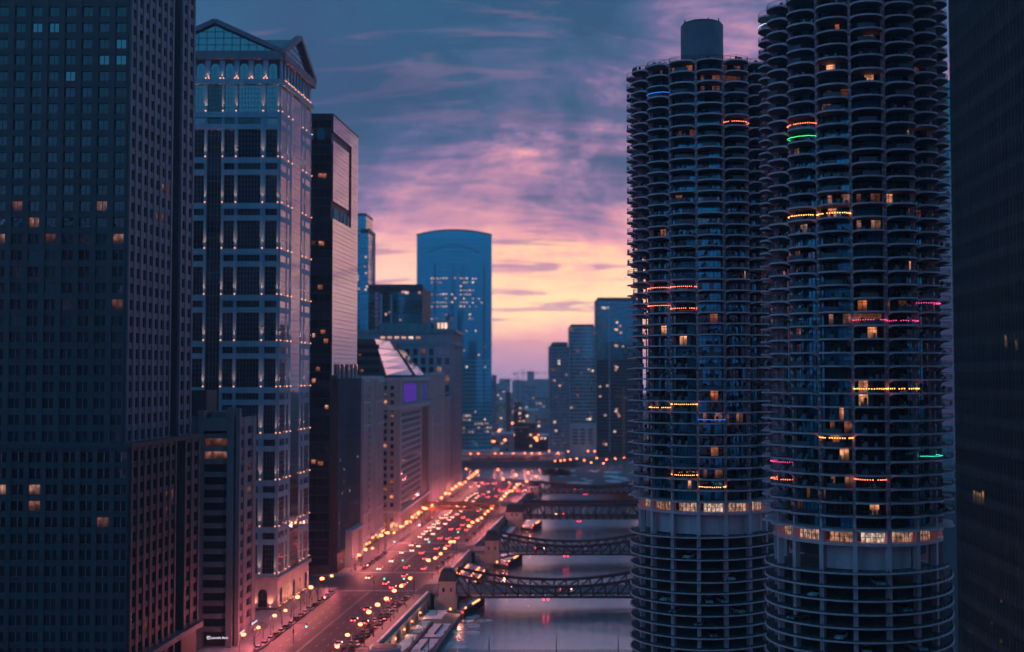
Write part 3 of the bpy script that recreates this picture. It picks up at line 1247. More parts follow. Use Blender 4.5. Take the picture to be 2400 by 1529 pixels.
# ================================================================ SOUTH-SIDE BUILDINGS
# ---- dark granite office tower with paired windows and steel mullions
def office_tower():
    root = thing('office_tower', 'dark granite office tower filling the left edge, gridded with small square windows', 'tower')
    poly = [(-152, 310), (bline(310), 310), (bline(340), 340), (-101.6, 340.3), (-101.2, 346.3), (bline(346.6), 346.6), (bline(357), 357), (-152, 357)]
    b_ = MB()
    b_.prism(poly, 0, 203)
    ob('wall', b_.mesh('wall', 'dark_body'), root)
    pick0 = chooser([('glass_dark', 5), ('glass_office', 6), ('glass_blue', .9), ('glass_blind', 2)])
    zs_hi = cells(70, 203, 31, 0.60)

    def pk(face, cols, zs):
        def f(i, j):
            u = (cols[i][0] + cols[i][1]) / 2
            z = (zs[j][0] + zs[j][1]) / 2
            x, y, _ = face.at(u)
            px, py = project(x, y, z)
            r = random.random()
            if 430 < py < 580 and r < .16:  # dim glowing panes stand in for pinkish reflections
                return 'lit_dim' if r < .18 else 'lit_warm'
            if 600 < py < 760 and r < .06:
                return 'lit_dim'
            if 860 < py < 940 and r < .3:
                return 'lit_dim'
            return pick0()
        return f
    f1 = Face((-152, 310), (bline(310), 310))
    c1 = [(f1.L - 3.4 - 4.42 * k, f1.L - .55 - 4.42 * k) for k in range(10, -1, -1)]
    n = grid(root, f1, 70, 203, c1, zs_hi, 'granite_dark', pk(f1, c1, zs_hi), 0.75, nx=2, frame='granite_shade', bar=0.16, limit=150,
             order=lambda i, j: (i < 3) * 1000 + abs(zs_hi[j][0] - 140))
    f2 = Face((bline(310), 310), (bline(340), 340))
    c2 = cells(.3, f2.L - .2, 7, 0.58)
    n += grid(root, f2, 70, 203, c2, zs_hi, 'granite_grey' if False else 'granite_shade', pk(f2, c2, zs_hi), 0.7, nx=2, frame='steel_bright', bar=0.16, limit=120)
    f3 = Face((bline(346.6), 346.6), (bline(357), 357))
    c3 = cells(.2, f3.L - .2, 2, 0.58)
    grid(root, f3, 70, 203, c3, zs_hi, 'granite_shade', pk(f3, c3, zs_hi), 0.7, nx=2, frame='steel_bright', bar=0.16, limit=30)
    # broader lower block
    b_ = MB()
    b_.prism([(-152, 308.2), (bline(310) + 2.1, 308.2), (bline(340) + 2.1, 340), (-99, 340.2), (-99, 346.4), (bline(346.6) + 2.1, 346.6), (bline(359) + 2.1, 359), (-152, 359)], 0, 69.2)
    ob('lower_wall', b_.mesh('lower_wall', 'dark_body'), root)
    b_ = MB()
    b_.prism([(-152, 307), (bline(310) + 3.2, 307), (bline(359.5) + 3.0, 359.5), (-152, 359.5)], 69.2, 70.4)
    ob('ledge', b_.mesh('ledge', 'granite_dark'), root)
    b_ = MB()
    b_.prism([(-152, 306.2), (bline(310) + 4.0, 306.2), (bline(360) + 3.8, 360), (-152, 360)], 13.0, 14.6)
    ob('ledge', b_.mesh('ledge', 'granite_shade'), root)
    zs_lo = cells(14.8, 69, 13, 0.62)

    def pk2(face, cols, zs):
        def f(i, j):
            x, y, _ = face.at((cols[i][0] + cols[i][1]) / 2)
            px, py = project(x, y, (zs[j][0] + zs[j][1]) / 2)
            r = random.random()
            if 1120 < py < 1160 and r < .4:
                return 'lit_pale' if r < .16 else 'lit_dim'
            if 1160 < py < 1200 and r < .2:
                return 'lit_dim'
            if 1200 < py < 1300 and r < .06:
                return 'lit_dim'
            if r < .015:
                return 'lit_dim'
            return 'glass_dark'
        return f
    g1 = Face((-152, 308.2), (bline(310) + 2.1, 308.2))
    c = [(g1.L - 3.6 - 4.42 * k, g1.L - .5 - 4.42 * k) for k in range(10, -1, -1)]
    grid(root, g1, 14.6, 69.2, c, zs_lo, 'granite_dark', pk2(g1, c, zs_lo), 0.75, nx=2, frame='steel_bright', bar=0.12, limit=0)
    litlow(root, g1, c, zs_lo, pk2(g1, c, zs_lo))
    g2 = Face((bline(310) + 2.1, 308.2), (bline(340) + 2.1, 340))
    c = cells(.3, g2.L - .2, 7, 0.6)
    grid(root, g2, 14.6, 69.2, c, zs_lo, 'granite_dark', pk2(g2, c, zs_lo), 0.7, nx=2, frame='steel_bright', bar=0.12, limit=0)
    litlow(root, g2, c, zs_lo, pk2(g2, c, zs_lo))
    g3 = Face((bline(346.6) + 2.1, 346.6), (bline(359) + 2.1, 359))
    c = cells(.2, g3.L - .2, 2, 0.6)
    grid(root, g3, 14.6, 69.2, c, zs_lo, 'granite_dark', pk2(g3, c, zs_lo), 0.7, nx=2, frame='steel_bright', bar=0.12, limit=0)
    # street level: tall openings
    for f, n_ in ((g1, 8), (g2, 5)):
        cc = cells(0, f.L, n_, .7)
        grid(root, f, 0, 12.9, cc, [(.6, 5.2), (6.4, 12.0)], 'granite_dark', chooser([('glass_dark', 6), ('lit_dim', 1)]), .6, nx=3)


def litlow(root, face, cols, zs, pick):
    """the few lit offices in the lower block, each its own window"""
    for i in range(len(cols)):
        for j in range(len(zs)):
            mat = pick(i, j)
            if mat.startswith('lit'):
                (a, c), (z0, z1) = cols[i], zs[j]
                face.put('window', root, winmesh(c - a - .1, z1 - z0 - .1, mat, 2, 1, 'steel_bright', .12), (a + c) / 2, z0 + .05, 0.055)


office_tower()

# ---- concrete bank building with deep window bands
def bank():
    root = thing('bank_building', 'brown concrete bank building with stacked dark window bands and a lit sign', 'building')
    d0, d1 = 388.0, 416.0
    xr = -87.6
    xl = -121.0
    b_ = MB()
    b_.prism([(xl, d0 + 3), (xr - 3.0, d0 + 3), (xr - 2.4, d1), (xl, d1)], 0, 73)
    ob('wall', b_.mesh('wall', 'dark_body'), root)
    H_ = 73.0
    fx = -100.2       # left side of bay
    # floors: projecting spandrel trays with one chamfered end
    nfl = 16
    fh = 4.15
    sp = MB()
    sp.prism([(fx, d0 + .4), (xr - 6.4, d0 + .4), (xr - 5.1, d0 + 1.9), (xr - 5.1, d0 + 3), (fx, d0 + 3)], 0, 1.55)
    sp = sp.mesh('spandrel', 'concrete_brown')
    for k in range(nfl):
        ob('spandrel', sp, root, (0, 0, 5.2 + k * fh))
        if k < nfl - 1 or True:
            b_ = MB()
            mat = 'lit_dim' if k in (14, 13) else 'glass_dark'
            b_.prism([(fx + .05, d0 + 1.7), (xr - 6.0, d0 + 1.7), (xr - 5.3, d0 + 2.5), (xr - 5.3, d0 + 2.98), (fx + .05, d0 + 2.98)], 0, fh - 1.57)
            ob('window', b_.mesh('window', mat), root, (0, 0, 6.76 + k * fh))
    for (x0, x1, y0, h) in ((fx - 4.2, fx - 2.5, d0 + .9, 74.5), (fx - 2.0, fx - .02, d0 + .1, 76.5), (xr - 5.05, xr - 3.0, d0 + .2, 77.5), (xr - 2.4, xr - 1.2, d0 + 1.4, 77.2), (-118.5, fx - 5, d0 + 1.8, 74)):
        b_ = MB()
        b_.box(x0, x1, y0, d0 + 4, 0, h)
        ob('pier', b_.mesh('pier', 'concrete_brown'), root)
    b_ = MB()
    b_.prism([(fx - 2.1, d0 + .05), (xr - 6.0, d0 + .05), (xr - 2.95, d0 + 1.2), (xr - 2.95, d0 + 3.2), (fx - 2.1, d0 + 3.2)], 70.0, 73.9)
    ob('top_band', b_.mesh('top_band', 'concrete_brown'), root)
    # side wall towards the river: window column and piers
    f = Face((xr - 2.9, d0 + 3.2), (xr - 2.3, d1))
    zc_ = [(6 + k * fh, 6 + k * fh + 2.4) for k in range(16)]
    uc = [(2.5, 8), (12.5, 20)]
    grid(root, f, 0, 74, uc, zc_, 'concrete_brown', chooser([('glass_dark', 9), ('lit_dim', 1)]), .9, nx=3)
    # roof plant and penthouse
    b_ = MB()
    b_.box(-112, -100.5, 392, 406, 73.0, 83.0)
    ob('penthouse', b_.mesh('penthouse', 'dark_body'), root)
    b_ = MB()
    b_.box(-99, -94, 393, 406, 73.0, 76.0)
    ob('roof_plant', b_.mesh('roof_plant', 'concrete_brown'), root)
    # sign boards with lettering
    for (x, y, z, rz, size, tx, sc) in ((-98.4, d0 - .02, 3.4, 0.0, 2.35, 'Lakeside Bank', .66), (xr - 1.6, d0 + 3.4, 3.8, radians(86), 2.35, 'Lakeside Bank', .62), (xr - .9, d0 + 20, 3.6, radians(86), 2.35, 'Lakeside Bank', .62)):
        cu_ = bpy.data.curves.new('lettering', 'FONT')
        cu_.body = tx
        cu_.size = size * .62
        cu_.extrude = .05
        cu_.space_character = 1.02
        cu_.materials.append(MATS['sign_white'])
        sg = ob('sign', boxmesh(9.6, 2.0, .12, 'dark_metal'), root, (x + 4.4 * sc * cos(rz), y + 4.4 * sc * sin(rz), z - .6), rz)
        sg.scale = (sc, 1, sc)
        tmp = bpy.data.objects.new('lettering', cu_)
        COL.objects.link(tmp)
        lm = bpy.data.meshes.new_from_object(tmp.evaluated_get(bpy.context.evaluated_depsgraph_get()))
        bpy.data.objects.remove(tmp)
        lt = ob('lettering', lm, sg, (-2.6, -.2, .45))
        lt.rotation_euler = (pi / 2, 0, 0)
        b_ = MB()
        for (a0, a1, c0, c1) in ((-4.4, -2.9, 0.2, .34), (-4.4, -2.9, 1.6, 1.74), (-4.4, -4.26, .34, 1.6), (-3.04, -2.9, .34, 1.6), (-4.0, -3.86, .5, 1.4), (-3.86, -3.4, 1.26, 1.4), (-3.86, -3.4, .9, 1.02), (-3.52, -3.4, 1.02, 1.26)):
            b_.box(a0, a1, -.25, -.15, c0, c1)
        ob('emblem', b_.mesh('emblem', 'sign_white'), sg)


bank()


# ---- gabled tower with lit pilasters
UPL = []


def spot_up(p_, power, aim, size=radians(70)):
    l = bpy.data.lights.new('uplight', 'SPOT')
    l.energy = power
    l.color = (1.0, 0.30, 0.17)
    l.spot_size = size
    l.spot_blend = 1.0
    l.shadow_soft_size = .12
    o = bpy.data.objects.new('uplight', l)
    COL.objects.link(o)
    o.location = p_
    o.rotation_euler = Vector(aim).to_track_quat('-Z', 'Y').to_euler()
    return o


def gable_tower():
    root = thing('gabled_tower', 'tall stone tower with glazed gables and warm uplights on every pilaster', 'tower')
    xl, xr0, d0, d1 = -138.0, bline(450) - .2, 450.0, 494.0
    xr1 = bline(494)
    b_ = MB()
    b_.prism([(xl, d0), (xr0, d0), (xr1, d1), (xl, d1)], 0, 209.5)
    ob('wall', b_.mesh('wall', 'dark_body'), root)
    fe = Face((xl, d0), (xr0, d0))
    fn = Face((xr0, d0), (xr1, d1))
    ce = fe.L / 2
    P = 17.45
    eb = [(ce - 24, ce - 19.7), (ce - 17.5, ce - 9.1), (ce - 7.6, ce - 3.9), (ce - 2.6, ce + 2.6), (ce + 3.9, ce + 7.6), (ce + 9.1, ce + 17.5), (ce + 19.7, ce + 24)]
    nb = [(1.0, 8.0), (10.4, 12.8), (16.2, 28.0), (31.4, 33.8), (36.2, 43.2)]
    gp_ = chooser([('glass_blue', 6), ('glass_dark', 3)])
    upm = MB()
    upm.ball((0, 0, 0), .26, 0, 6)
    upm = upm.mesh('uplight_lamp', 'uplight_glow')
    for f, bays, north in ((fe, eb, False), (fn, nb, True)):
        gl = (lambda: 'glass_mirror') if north else gp_
        fr = 'mullion' if not north else 'frame_dark'
        cen = 2 if north else 3
        piers = complement(bays, 0.0, f.L)
        pm = [(a + c) / 2 for a, c in piers]
        for (a, c) in piers:
            f.put('pilaster', root, boxmesh(c - a - .3 if c - a > 1 else c - a, 198.6 - 12.2, .35 if north else .85, 'granite_grey'), (a + c) / 2, 12.2)
        for k in range(11):
            top, bot = 199 - P * k, 188.2 - P * k
            st, sb = 186.0 - P * k, 183.5 - P * k
            for i, (a, c) in enumerate(bays):
                if i == cen and k >= (1 if not north else 0):
                    continue
                w = c - a
                nx = max(2, round(w / 1.15))
                f.put('window', root, winmesh(w, top - bot, gl(), nx, 6, fr, .16 if north else .13, .09 if north else .15), (a + c) / 2, bot, .2 if north else 0)
                if i == cen and k == 0 and not north:
                    f.put('window', root, winmesh(w, st - sb, gl(), nx, 1, fr, .1 if north else .13, .07 if north else .15), (a + c) / 2, sb, .2 if north else 0)
                elif sb > 12.5:
                    f.put('window', root, winmesh(w, st - sb, gl(), nx, 1, fr, .1 if north else .13, .07 if north else .15), (a + c) / 2, sb, .2 if north else 0)
            # bands either side of the small window row, broken at the central bay
            for (z0, z1) in ((st, bot), (sb - 2.0, sb)):
                z0 = max(z0, 12.2)
                if z1 <= z0:
                    continue
                a, c = bays[cen]
                spans = [(0, f.L)] if (k == 0 and not north) else [(0, a - .9), (c + .9, f.L)]
                for (u0, u1) in spans:
                    f.put('band', root, boxmesh(u1 - u0, z1 - z0, .4 if north else 1.0, 'granite_grey'), (u0 + u1) / 2, z0)
            # uplights
            us = pm if north else [u for u in pm if u > 8]
            for u in us:
                x, y, z = f.at(u, 1.3 if north else 1.75, bot + .2)
                px, py = project(x, y, z)
                if not (436 < px < 740 and py < 1380) or (not north and py > 960 and px < 605):
                    continue
                ob('uplight_lamp', upm, root, f.at(u, .8 if north else 1.25, bot + .3))
                q = f.at(u, .35 if north else .8, bot + 6.5)
                o = spot_up((x, y, z), 3400, Vector(q) - Vector((x, y, z)), radians(36))
                o.parent = root
        # central glazed strip
        a, c = bays[cen]
        z1 = 181.5 if not north else 199.0
        nseg = int((z1 - 13) / 4.3625)
        for s_ in range(nseg):
            zt = z1 - 4.3625 * s_
            f.put('window', root, winmesh(c - a, 4.28, gl(), max(2, round((c - a) / 1.4)), 2, fr, .16, .09 if north else .15), (a + c) / 2, zt - 4.3625, .25 if north else 0)
        # loggia under the eaves
        f.put('band', root, boxmesh(f.L + (1.2 if not north else 0), 1.9, 1.35, 'granite_grey'), f.L / 2, 198.8)
        f.put('cornice', root, boxmesh(f.L + (2.6 if not north else 1.5), 3.2, 1.9, 'granite_shade'), f.L / 2 + (.6 if north else 0), 208.2)
        na = 9 if not north else 10
        for k in range(na):
            u = f.L * (k + .5) / na
            w = f.L / na
            b_ = MB()
            hw = w * .28
            pts = [(-hw, 0), (hw, 0), (hw, 4.3)] + [(hw * cos(t_ * pi / 6), 4.3 + hw * sin(t_ * pi / 6)) for t_ in range(1, 6)] + [(-hw, 4.3)]
            n_ = len(pts)
            i0 = len(b_.v)
            b_.v += [(x, -.1, z) for x, z in pts]
            b_.f.append(tuple(range(n_)))
            b_.m.append(0)
            for xx in (-.55, 0, .55):
                b_.box(xx - .05, xx + .05, -.2, -.1, 0, 5.2, 1)
            f.put('arched_window', root, b_.mesh('arched_window', ['glass_blue', 'mullion']), u, 201.0)
            f.put('loggia_pier', root, boxmesh(w * .36, 7.4, .7, 'granite_grey'), u - w / 2, 200.75)
            if k:
                x, y, z = f.at(u - w / 2, 1.0, 201.3)
                ob('uplight_lamp', upm, root, f.at(u - w / 2 - .6, 1.0, 201.1))
                ob('uplight_lamp', upm, root, f.at(u - w / 2 + .6, 1.0, 201.1))
                q = f.at(u - w / 2, .2, 205)
                o = spot_up((x, y, z), 420, Vector(q) - Vector((x, y, z)), radians(90))
                o.parent = root
        # gable: raking cornices, glazed tympanum
        zb, za = 211.4, 222.6
        ends = 0.0
        b_ = MB()

        def P3(u, z, off):
            return f.at(u, off, z)
        n_ = 14
        L = f.L
        # glass in vertical strips
        for k in range(n_):
            u0, u1 = 2.5 + (L - 5) * k / n_, 2.5 + (L - 5) * (k + 1) / n_

            def ht(u):
                return zb + max(0.0, (za - 1.3 - zb) * (1 - abs(u - L / 2) / (L / 2 - 2.5)))
            b_.quad(P3(u0 + .12, zb, .55), P3(u1 - .12, zb, .55), P3(u1 - .12, ht(u1 - .12), .55), P3(u0 + .12, ht(u0 + .12), .55), 0)
        for zz_ in (zb + 2.6, zb + 5.2, zb + 7.6):
            hw = (L / 2 - 2.5) * (1 - (zz_ - zb) / (za - 1.3 - zb))
            f.box(b_, L / 2 - hw, L / 2 + hw, zz_ - .12, zz_ + .12, .5, .7, 1)
        ob('tympanum', b_.mesh('tympanum', ['glass_blue' if not north else 'glass_mirror', 'mullion']), root)
        b_ = MB()
        for sgn in (0, 1):
            uo = -1.3 if not sgn else L + 1.3
            b_.beam(P3(uo, zb - .3, .9), P3(L / 2, za + .4, .9), 2.6, 1.7, 0)
        ob('raking_cornice', b_.mesh('raking_cornice', 'granite_shade'), root)
    # crossing gabled roofs
    b_ = MB()
    zb, za = 211.3, 222.3
    xm = (xl + xr0) / 2
    A_, B_ = (xl - .5, d0), (xr0 + .5, d0)
    b_.quad((xl - .5, d0, zb), (xm, d0, za), (xm, d1, za), (xl - .5, d1, zb))
    b_.quad((xm, d0, za), (xr0 + .5, d0, zb), (xr1 + .5, d1, zb), (xm, d1, za))
    ym = 472.0
    b_.quad((xl, d0, zb), (xr0 - .2, d0, zb), ((xr0 + xr1) / 2 - .2, ym, za), (xl, ym, za))
    b_.quad((xl, ym, za), ((xr0 + xr1) / 2 - .2, ym, za), (xr1 - .2, d1, zb), (xl, d1, zb))
    b_.quad((xl, d0, zb - .02), (xl, d1, zb - .02), (xr1, d1, zb - .02), (xr0, d0, zb - .02))
    ob('roof', b_.mesh('roof', 'copper'), root)
    # stone base with lit arches
    for f, n_ in ((fe, 5), (fn, 5)):
        f.put('base_wall', root, boxmesh(f.L + (.8 if f is fe else 0), 11.0, .5, 'stone_warm'), f.L / 2, 1.0)
        f.put('base_cornice', root, boxmesh(f.L + (2.2 if f is fe else 1.0), 1.2, 1.5, 'stone_warm'), f.L / 2, 11.4)
        for k in range(n_):
            u = f.L * (k + .5) / n_
            b_ = MB()
            hw = 1.7
            pts = [(-hw, 0), (hw, 0), (hw, 5)] + [(hw * cos(t_ * pi / 6), 5 + hw * sin(t_ * pi / 6)) for t_ in range(1, 6)] + [(-hw, 5)]
            b_.v += [(x, -.56, z) for x, z in pts]
            b_.f.append(tuple(range(len(pts))))
            b_.m.append(0)
            b_.box(-.06, .06, -.66, -.56, 0, 6.5, 1)
            b_.box(-hw, hw, -.66, -.56, 3.0, 3.12, 1)
            f.put('arched_window', root, b_.mesh('arched_window', ['lit_warm' if k % 2 else 'glass_dark', 'mullion']), u, 1.2)
            if f is fn:
                for du in (-3, 3):
                    ob('uplight_lamp', upm, root, f.at(u + du, 1.1, 1.6))
                    p_ = f.at(u + du, 1.3, 1.9)
                    o = spot_up(p_, 2200, Vector(f.at(u + du, .4, 6)) - Vector(p_), radians(95))
                    o.parent = root
    for u in (41.5, 47.6):
        p_ = fe.at(u, 1.3, 1.9)
        o = spot_up(p_, 2400, Vector(fe.at(u, .4, 6)) - Vector(p_), radians(95))
        o.parent = root
        ob('uplight_lamp', upm, root, fe.at(u, 1.1, 1.6))


gable_tower()


# ---- dark glass tower whose river side mirrors the sunset
def glass_tower():
    root = thing('glass_tower', 'dark glass tower whose river side mirrors the pink sky inside a picture-frame slot', 'tower')
    d0, d1, ht = 530.0, 580.0, 205.0
    xl = -118.0
    xa, xb = bline(d0), bline(d1)
    b_ = MB()
    b_.prism([(xl, d0), (xa, d0), (xb, d1), (xl, d1)], 0, ht - .6)
    ob('wall', b_.mesh('wall', 'dark_body'), root)
    fn = Face((xa, d0), (xb, d1))
    fe = Face((xl, d0), (xa, d0))
    fl = 3.9
    z = 88.0
    k = 0
    while z < ht - .5:
        z1 = min(z + fl - .12, ht)
        if 156 < z < 163:
            spans = [(36.5, fn.L)]
        elif z > 163 and z1 < 196:
            spans = [(0, 30.5), (36.5, fn.L)]
        elif 195 < z1 < 199.5:
            spans = [(36.5, fn.L)]
        else:
            spans = [(0, fn.L)]
        for a, c in spans:
            fn.put('glass_panel', root, winmesh(c - a, z1 - z, 'glass_mirror', max(2, int((c - a) / 3.2)), 2, 'frame_dark', .2, .09), (a + c) / 2, z, .9)
        z += fl
        k += 1
    b_ = MB()
    fn.box(b_, 0, fn.L, 88, 88.2, 0, 1.2)
    for u in (5, 9.5, 17, 24, 31):
        fn.box(b_, u, u + 1.0, 156, 163, .02, .8)
    ob('slot_column', b_.mesh('slot_column', 'mullion_pale'), root)
    z = 4.0
    while z < ht - 4:
        mat = random.choice(('glass_office', 'glass_blue', 'glass_dark'))
        fe.put('glass_panel', root, winmesh(fe.L, fl - .5, mat, 14, 1, 'frame_dark', .12, .14), fe.L / 2, z, .3)
        z += fl
    # lit rooms on the dark side
    for (px, py, w, m_) in ((757, 411, 2.2, 'lit_warm'), (748, 410, 1.6, 'lit_warm'), (733, 570, 1.8, 'lit_dim'), (752, 571, 2.2, 'lit_warm'), (750, 674, 2.0, 'lit_warm'), (757, 779, 2.0, 'lit_warm'), (764, 800, 1.8, 'lit_warm'),
                            (736, 893, 1.6, 'lit_warm'), (746, 866, 1.8, 'lit_dim'), (767, 955, 1.4, 'lit_warm'), (737, 1082, 1.8, 'lit_warm'), (753, 1086, 2.4, 'lit_warm'), (736, 787, 1.2, 'lit_warm')):
        x = (px - 1200) / F * 530
        zz_ = 88 - (py - 880) / F * 530
        fe.put('window', root, winmesh(w, 1.9, m_), x - xl, zz_ - .9, .5)
    # arched crown windows on the dark side
    for u in (fe.L - 4.6, fe.L - 9.6, fe.L - 14.6):
        b_ = MB()
        b_.v += [(x, 0, z_) for x, z_ in [(-1.7, 0), (1.7, 0), (1.7, 3.4)] + [(1.7 * cos(q * pi / 6), 3.4 + 1.7 * sin(q * pi / 6)) for q in range(1, 6)] + [(-1.7, 3.4)]]
        b_.f.append(tuple(range(9)))
        b_.m.append(0)
        fe.put('arched_window', root, b_.mesh('arched_window', 'glass_curtain_sky'), u, 193.5, .6)
    b_ = MB()
    b_.prism([(xl - .3, d0 - 1.2), (xa + 1.1, d0 - 1.2), (xb + 1.1, d1 + .3), (xl - .3, d1 + .3)], ht - .5, ht + .2)
    ob('roof', b_.mesh('roof', 'dark_metal'), root)
    # lower block with vertical fins
    b_ = MB()
    b_.prism([(xa - 3, 533), (bline(533) + 3.0, 533), (bline(582) + 2.6, 582), (xa - 3, 582)], 0, 86.5)
    ob('lower_wall', b_.mesh('lower_wall', 'dark_body'), root)
    f3 = Face((bline(533) + 3.0, 533), (bline(582) + 2.6, 582))
    for k in range(12):
        u = f3.L * (k + .5) / 12
        for q in range(5):
            f3.put('glass_panel', root, winmesh(f3.L / 12 - .5, 15.4, 'glass_blue' if (k + q) % 3 else 'glass_dark', 2, 4, 'mullion', .1, .14), u, 9 + q * 15.5, .02)
        f3.put('fin', root, boxmesh(.35, 77.5, .9, 'mullion'), f3.L * k / 12 + .2, 9)
    # lit columns at the set-back
    for u in (6, 15.5, 26, 35, 43):
        b_ = MB()
        b_.cyl(0, 0, 0, 6.6, .75, 8)
        p_ = f3.at(u, -1.2, 86.5)
        ob('lit_column', b_.mesh('lit_column', 'stone_warm'), root, p_)
        o = spot_up((p_[0] + 1.5, p_[1], 93.5), 700, (-.9, 0, -2.2), radians(100))
        o.parent = root
    # glowing patches stand in for street lights reflected in the lower glass
    for q in range(46):
        u, z = random.uniform(2, 46), 3 + 62 * random.random() ** 2.2
        f3.put('lamp_reflection', root, winmesh(random.uniform(.5, 1.4), random.uniform(.5, 1.2), 'lit_far'), u, z, .25)
    # stone portal
    pt = MB()
    f4 = Face((bline(548) + 3.2, 548), (bline(576) + 3.2, 576))
    f4.box(pt, 0, 1.6, 0, 15.6, -.4, 3.2)
    f4.box(pt, 11, 12.6, 0, 15.6, -.4, 3.2)
    f4.box(pt, 22, 23.6, 0, 15.6, -.4, 3.2)
    f4.box(pt, -.6, 24.2, 15.6, 17.2, -.4, 3.6)
    ob('portal', pt.mesh('portal', 'stone_pale'), root)
    for u in (2.5, 10.2, 13.4, 21.2):
        p_ = f4.at(u, 4.2, 1.2)
        o = spot_up(p_, 1600, Vector(f4.at(u, 1.0, 8)) - Vector(p_), radians(90))
        o.parent = root


glass_tower()


# ---- stone tower, ribbed, beyond the side street
def stone_tower():
    root = thing('stone_tower', 'slim pale stone tower with one column of small square windows between ribbed bays', 'tower')
    f = Face((bline(594), 594), (bline(648), 648))
    b_ = MB()
    b_.prism([(-105, 594), (bline(594), 594), (bline(648), 648), (-105, 648)], 0, 86)
    ob('wall', b_.mesh('wall', 'stone_grey'), root)
    zc_ = [(9 + 3.55 * k, 11.1 + 3.55 * k) for k in range(21)]
    grid(root, f, 6, 86, [(18, 21), ], zc_, 'stone_warm', chooser([('glass_dark', 8), ('lit_warm', 1), ('lit_dim', 1)]), .3, u0=15.5, u1=34)
    for (a, c) in ((.5, 15), (35, 53.5)):
        n_ = 7
        for k in range(n_):
            u = a + (c - a) * (k + .5) / n_
            f.put('rib', root, boxmesh(.7, 80, 1.3, 'stone_pale'), a + (c - a) * k / n_ + .35, 6)
            for q in range(7):
                f.put('window', root, winmesh((c - a) / n_ - .8, 9.6, 'glass_blue', 1, 3, 'stone_grey', .5, .4), u + .2, 8 + q * 11.2, .3)
        for z in (6, 17.8, 62, 73.6, 84.6):
            f.put('band', root, boxmesh(c - a + .6, 1.1, 1.5, 'stone_pale'), (a + c) / 2, z)
    fe = Face((-105, 594), (bline(594), 594))
    grid(root, fe, 4, 86, cells(0, fe.L, 8, .5), [(9 + 3.55 * k, 11.1 + 3.55 * k) for k in range(21)], 'stone_grey', chooser([('glass_dark', 8), ('lit_dim', 1)]), .3, limit=40)
    f.put('base_band', root, boxmesh(f.L, 1.2, 1.8, 'stone_pale'), f.L / 2, 4.6)
    lm = MB()
    lm.ball((0, 0, 0), .4, 0, 8)
    lm = lm.mesh('shop_lamp', 'lamp_small')
    for q in range(11):
        ob('shop_lamp', lm, root, f.at(f.L * (q + .5) / 11 + random.uniform(-1.5, 1.5), 2.3, random.uniform(3, 5.5)))
    for k in range(9):
        f.put('shop_window', root, winmesh(4.4, 4.0, 'lit_warm' if k % 2 else 'lit_dim', 3, 1), f.L * (k + .5) / 9, .3, .05)
    b_ = MB()
    b_.prism([(-105, 594), (bline(594) + .6, 594), (bline(648) + .6, 648), (-105, 648)], 86, 87.6)
    ob('roof', b_.mesh('roof', 'stone_pale'), root)


stone_tower()


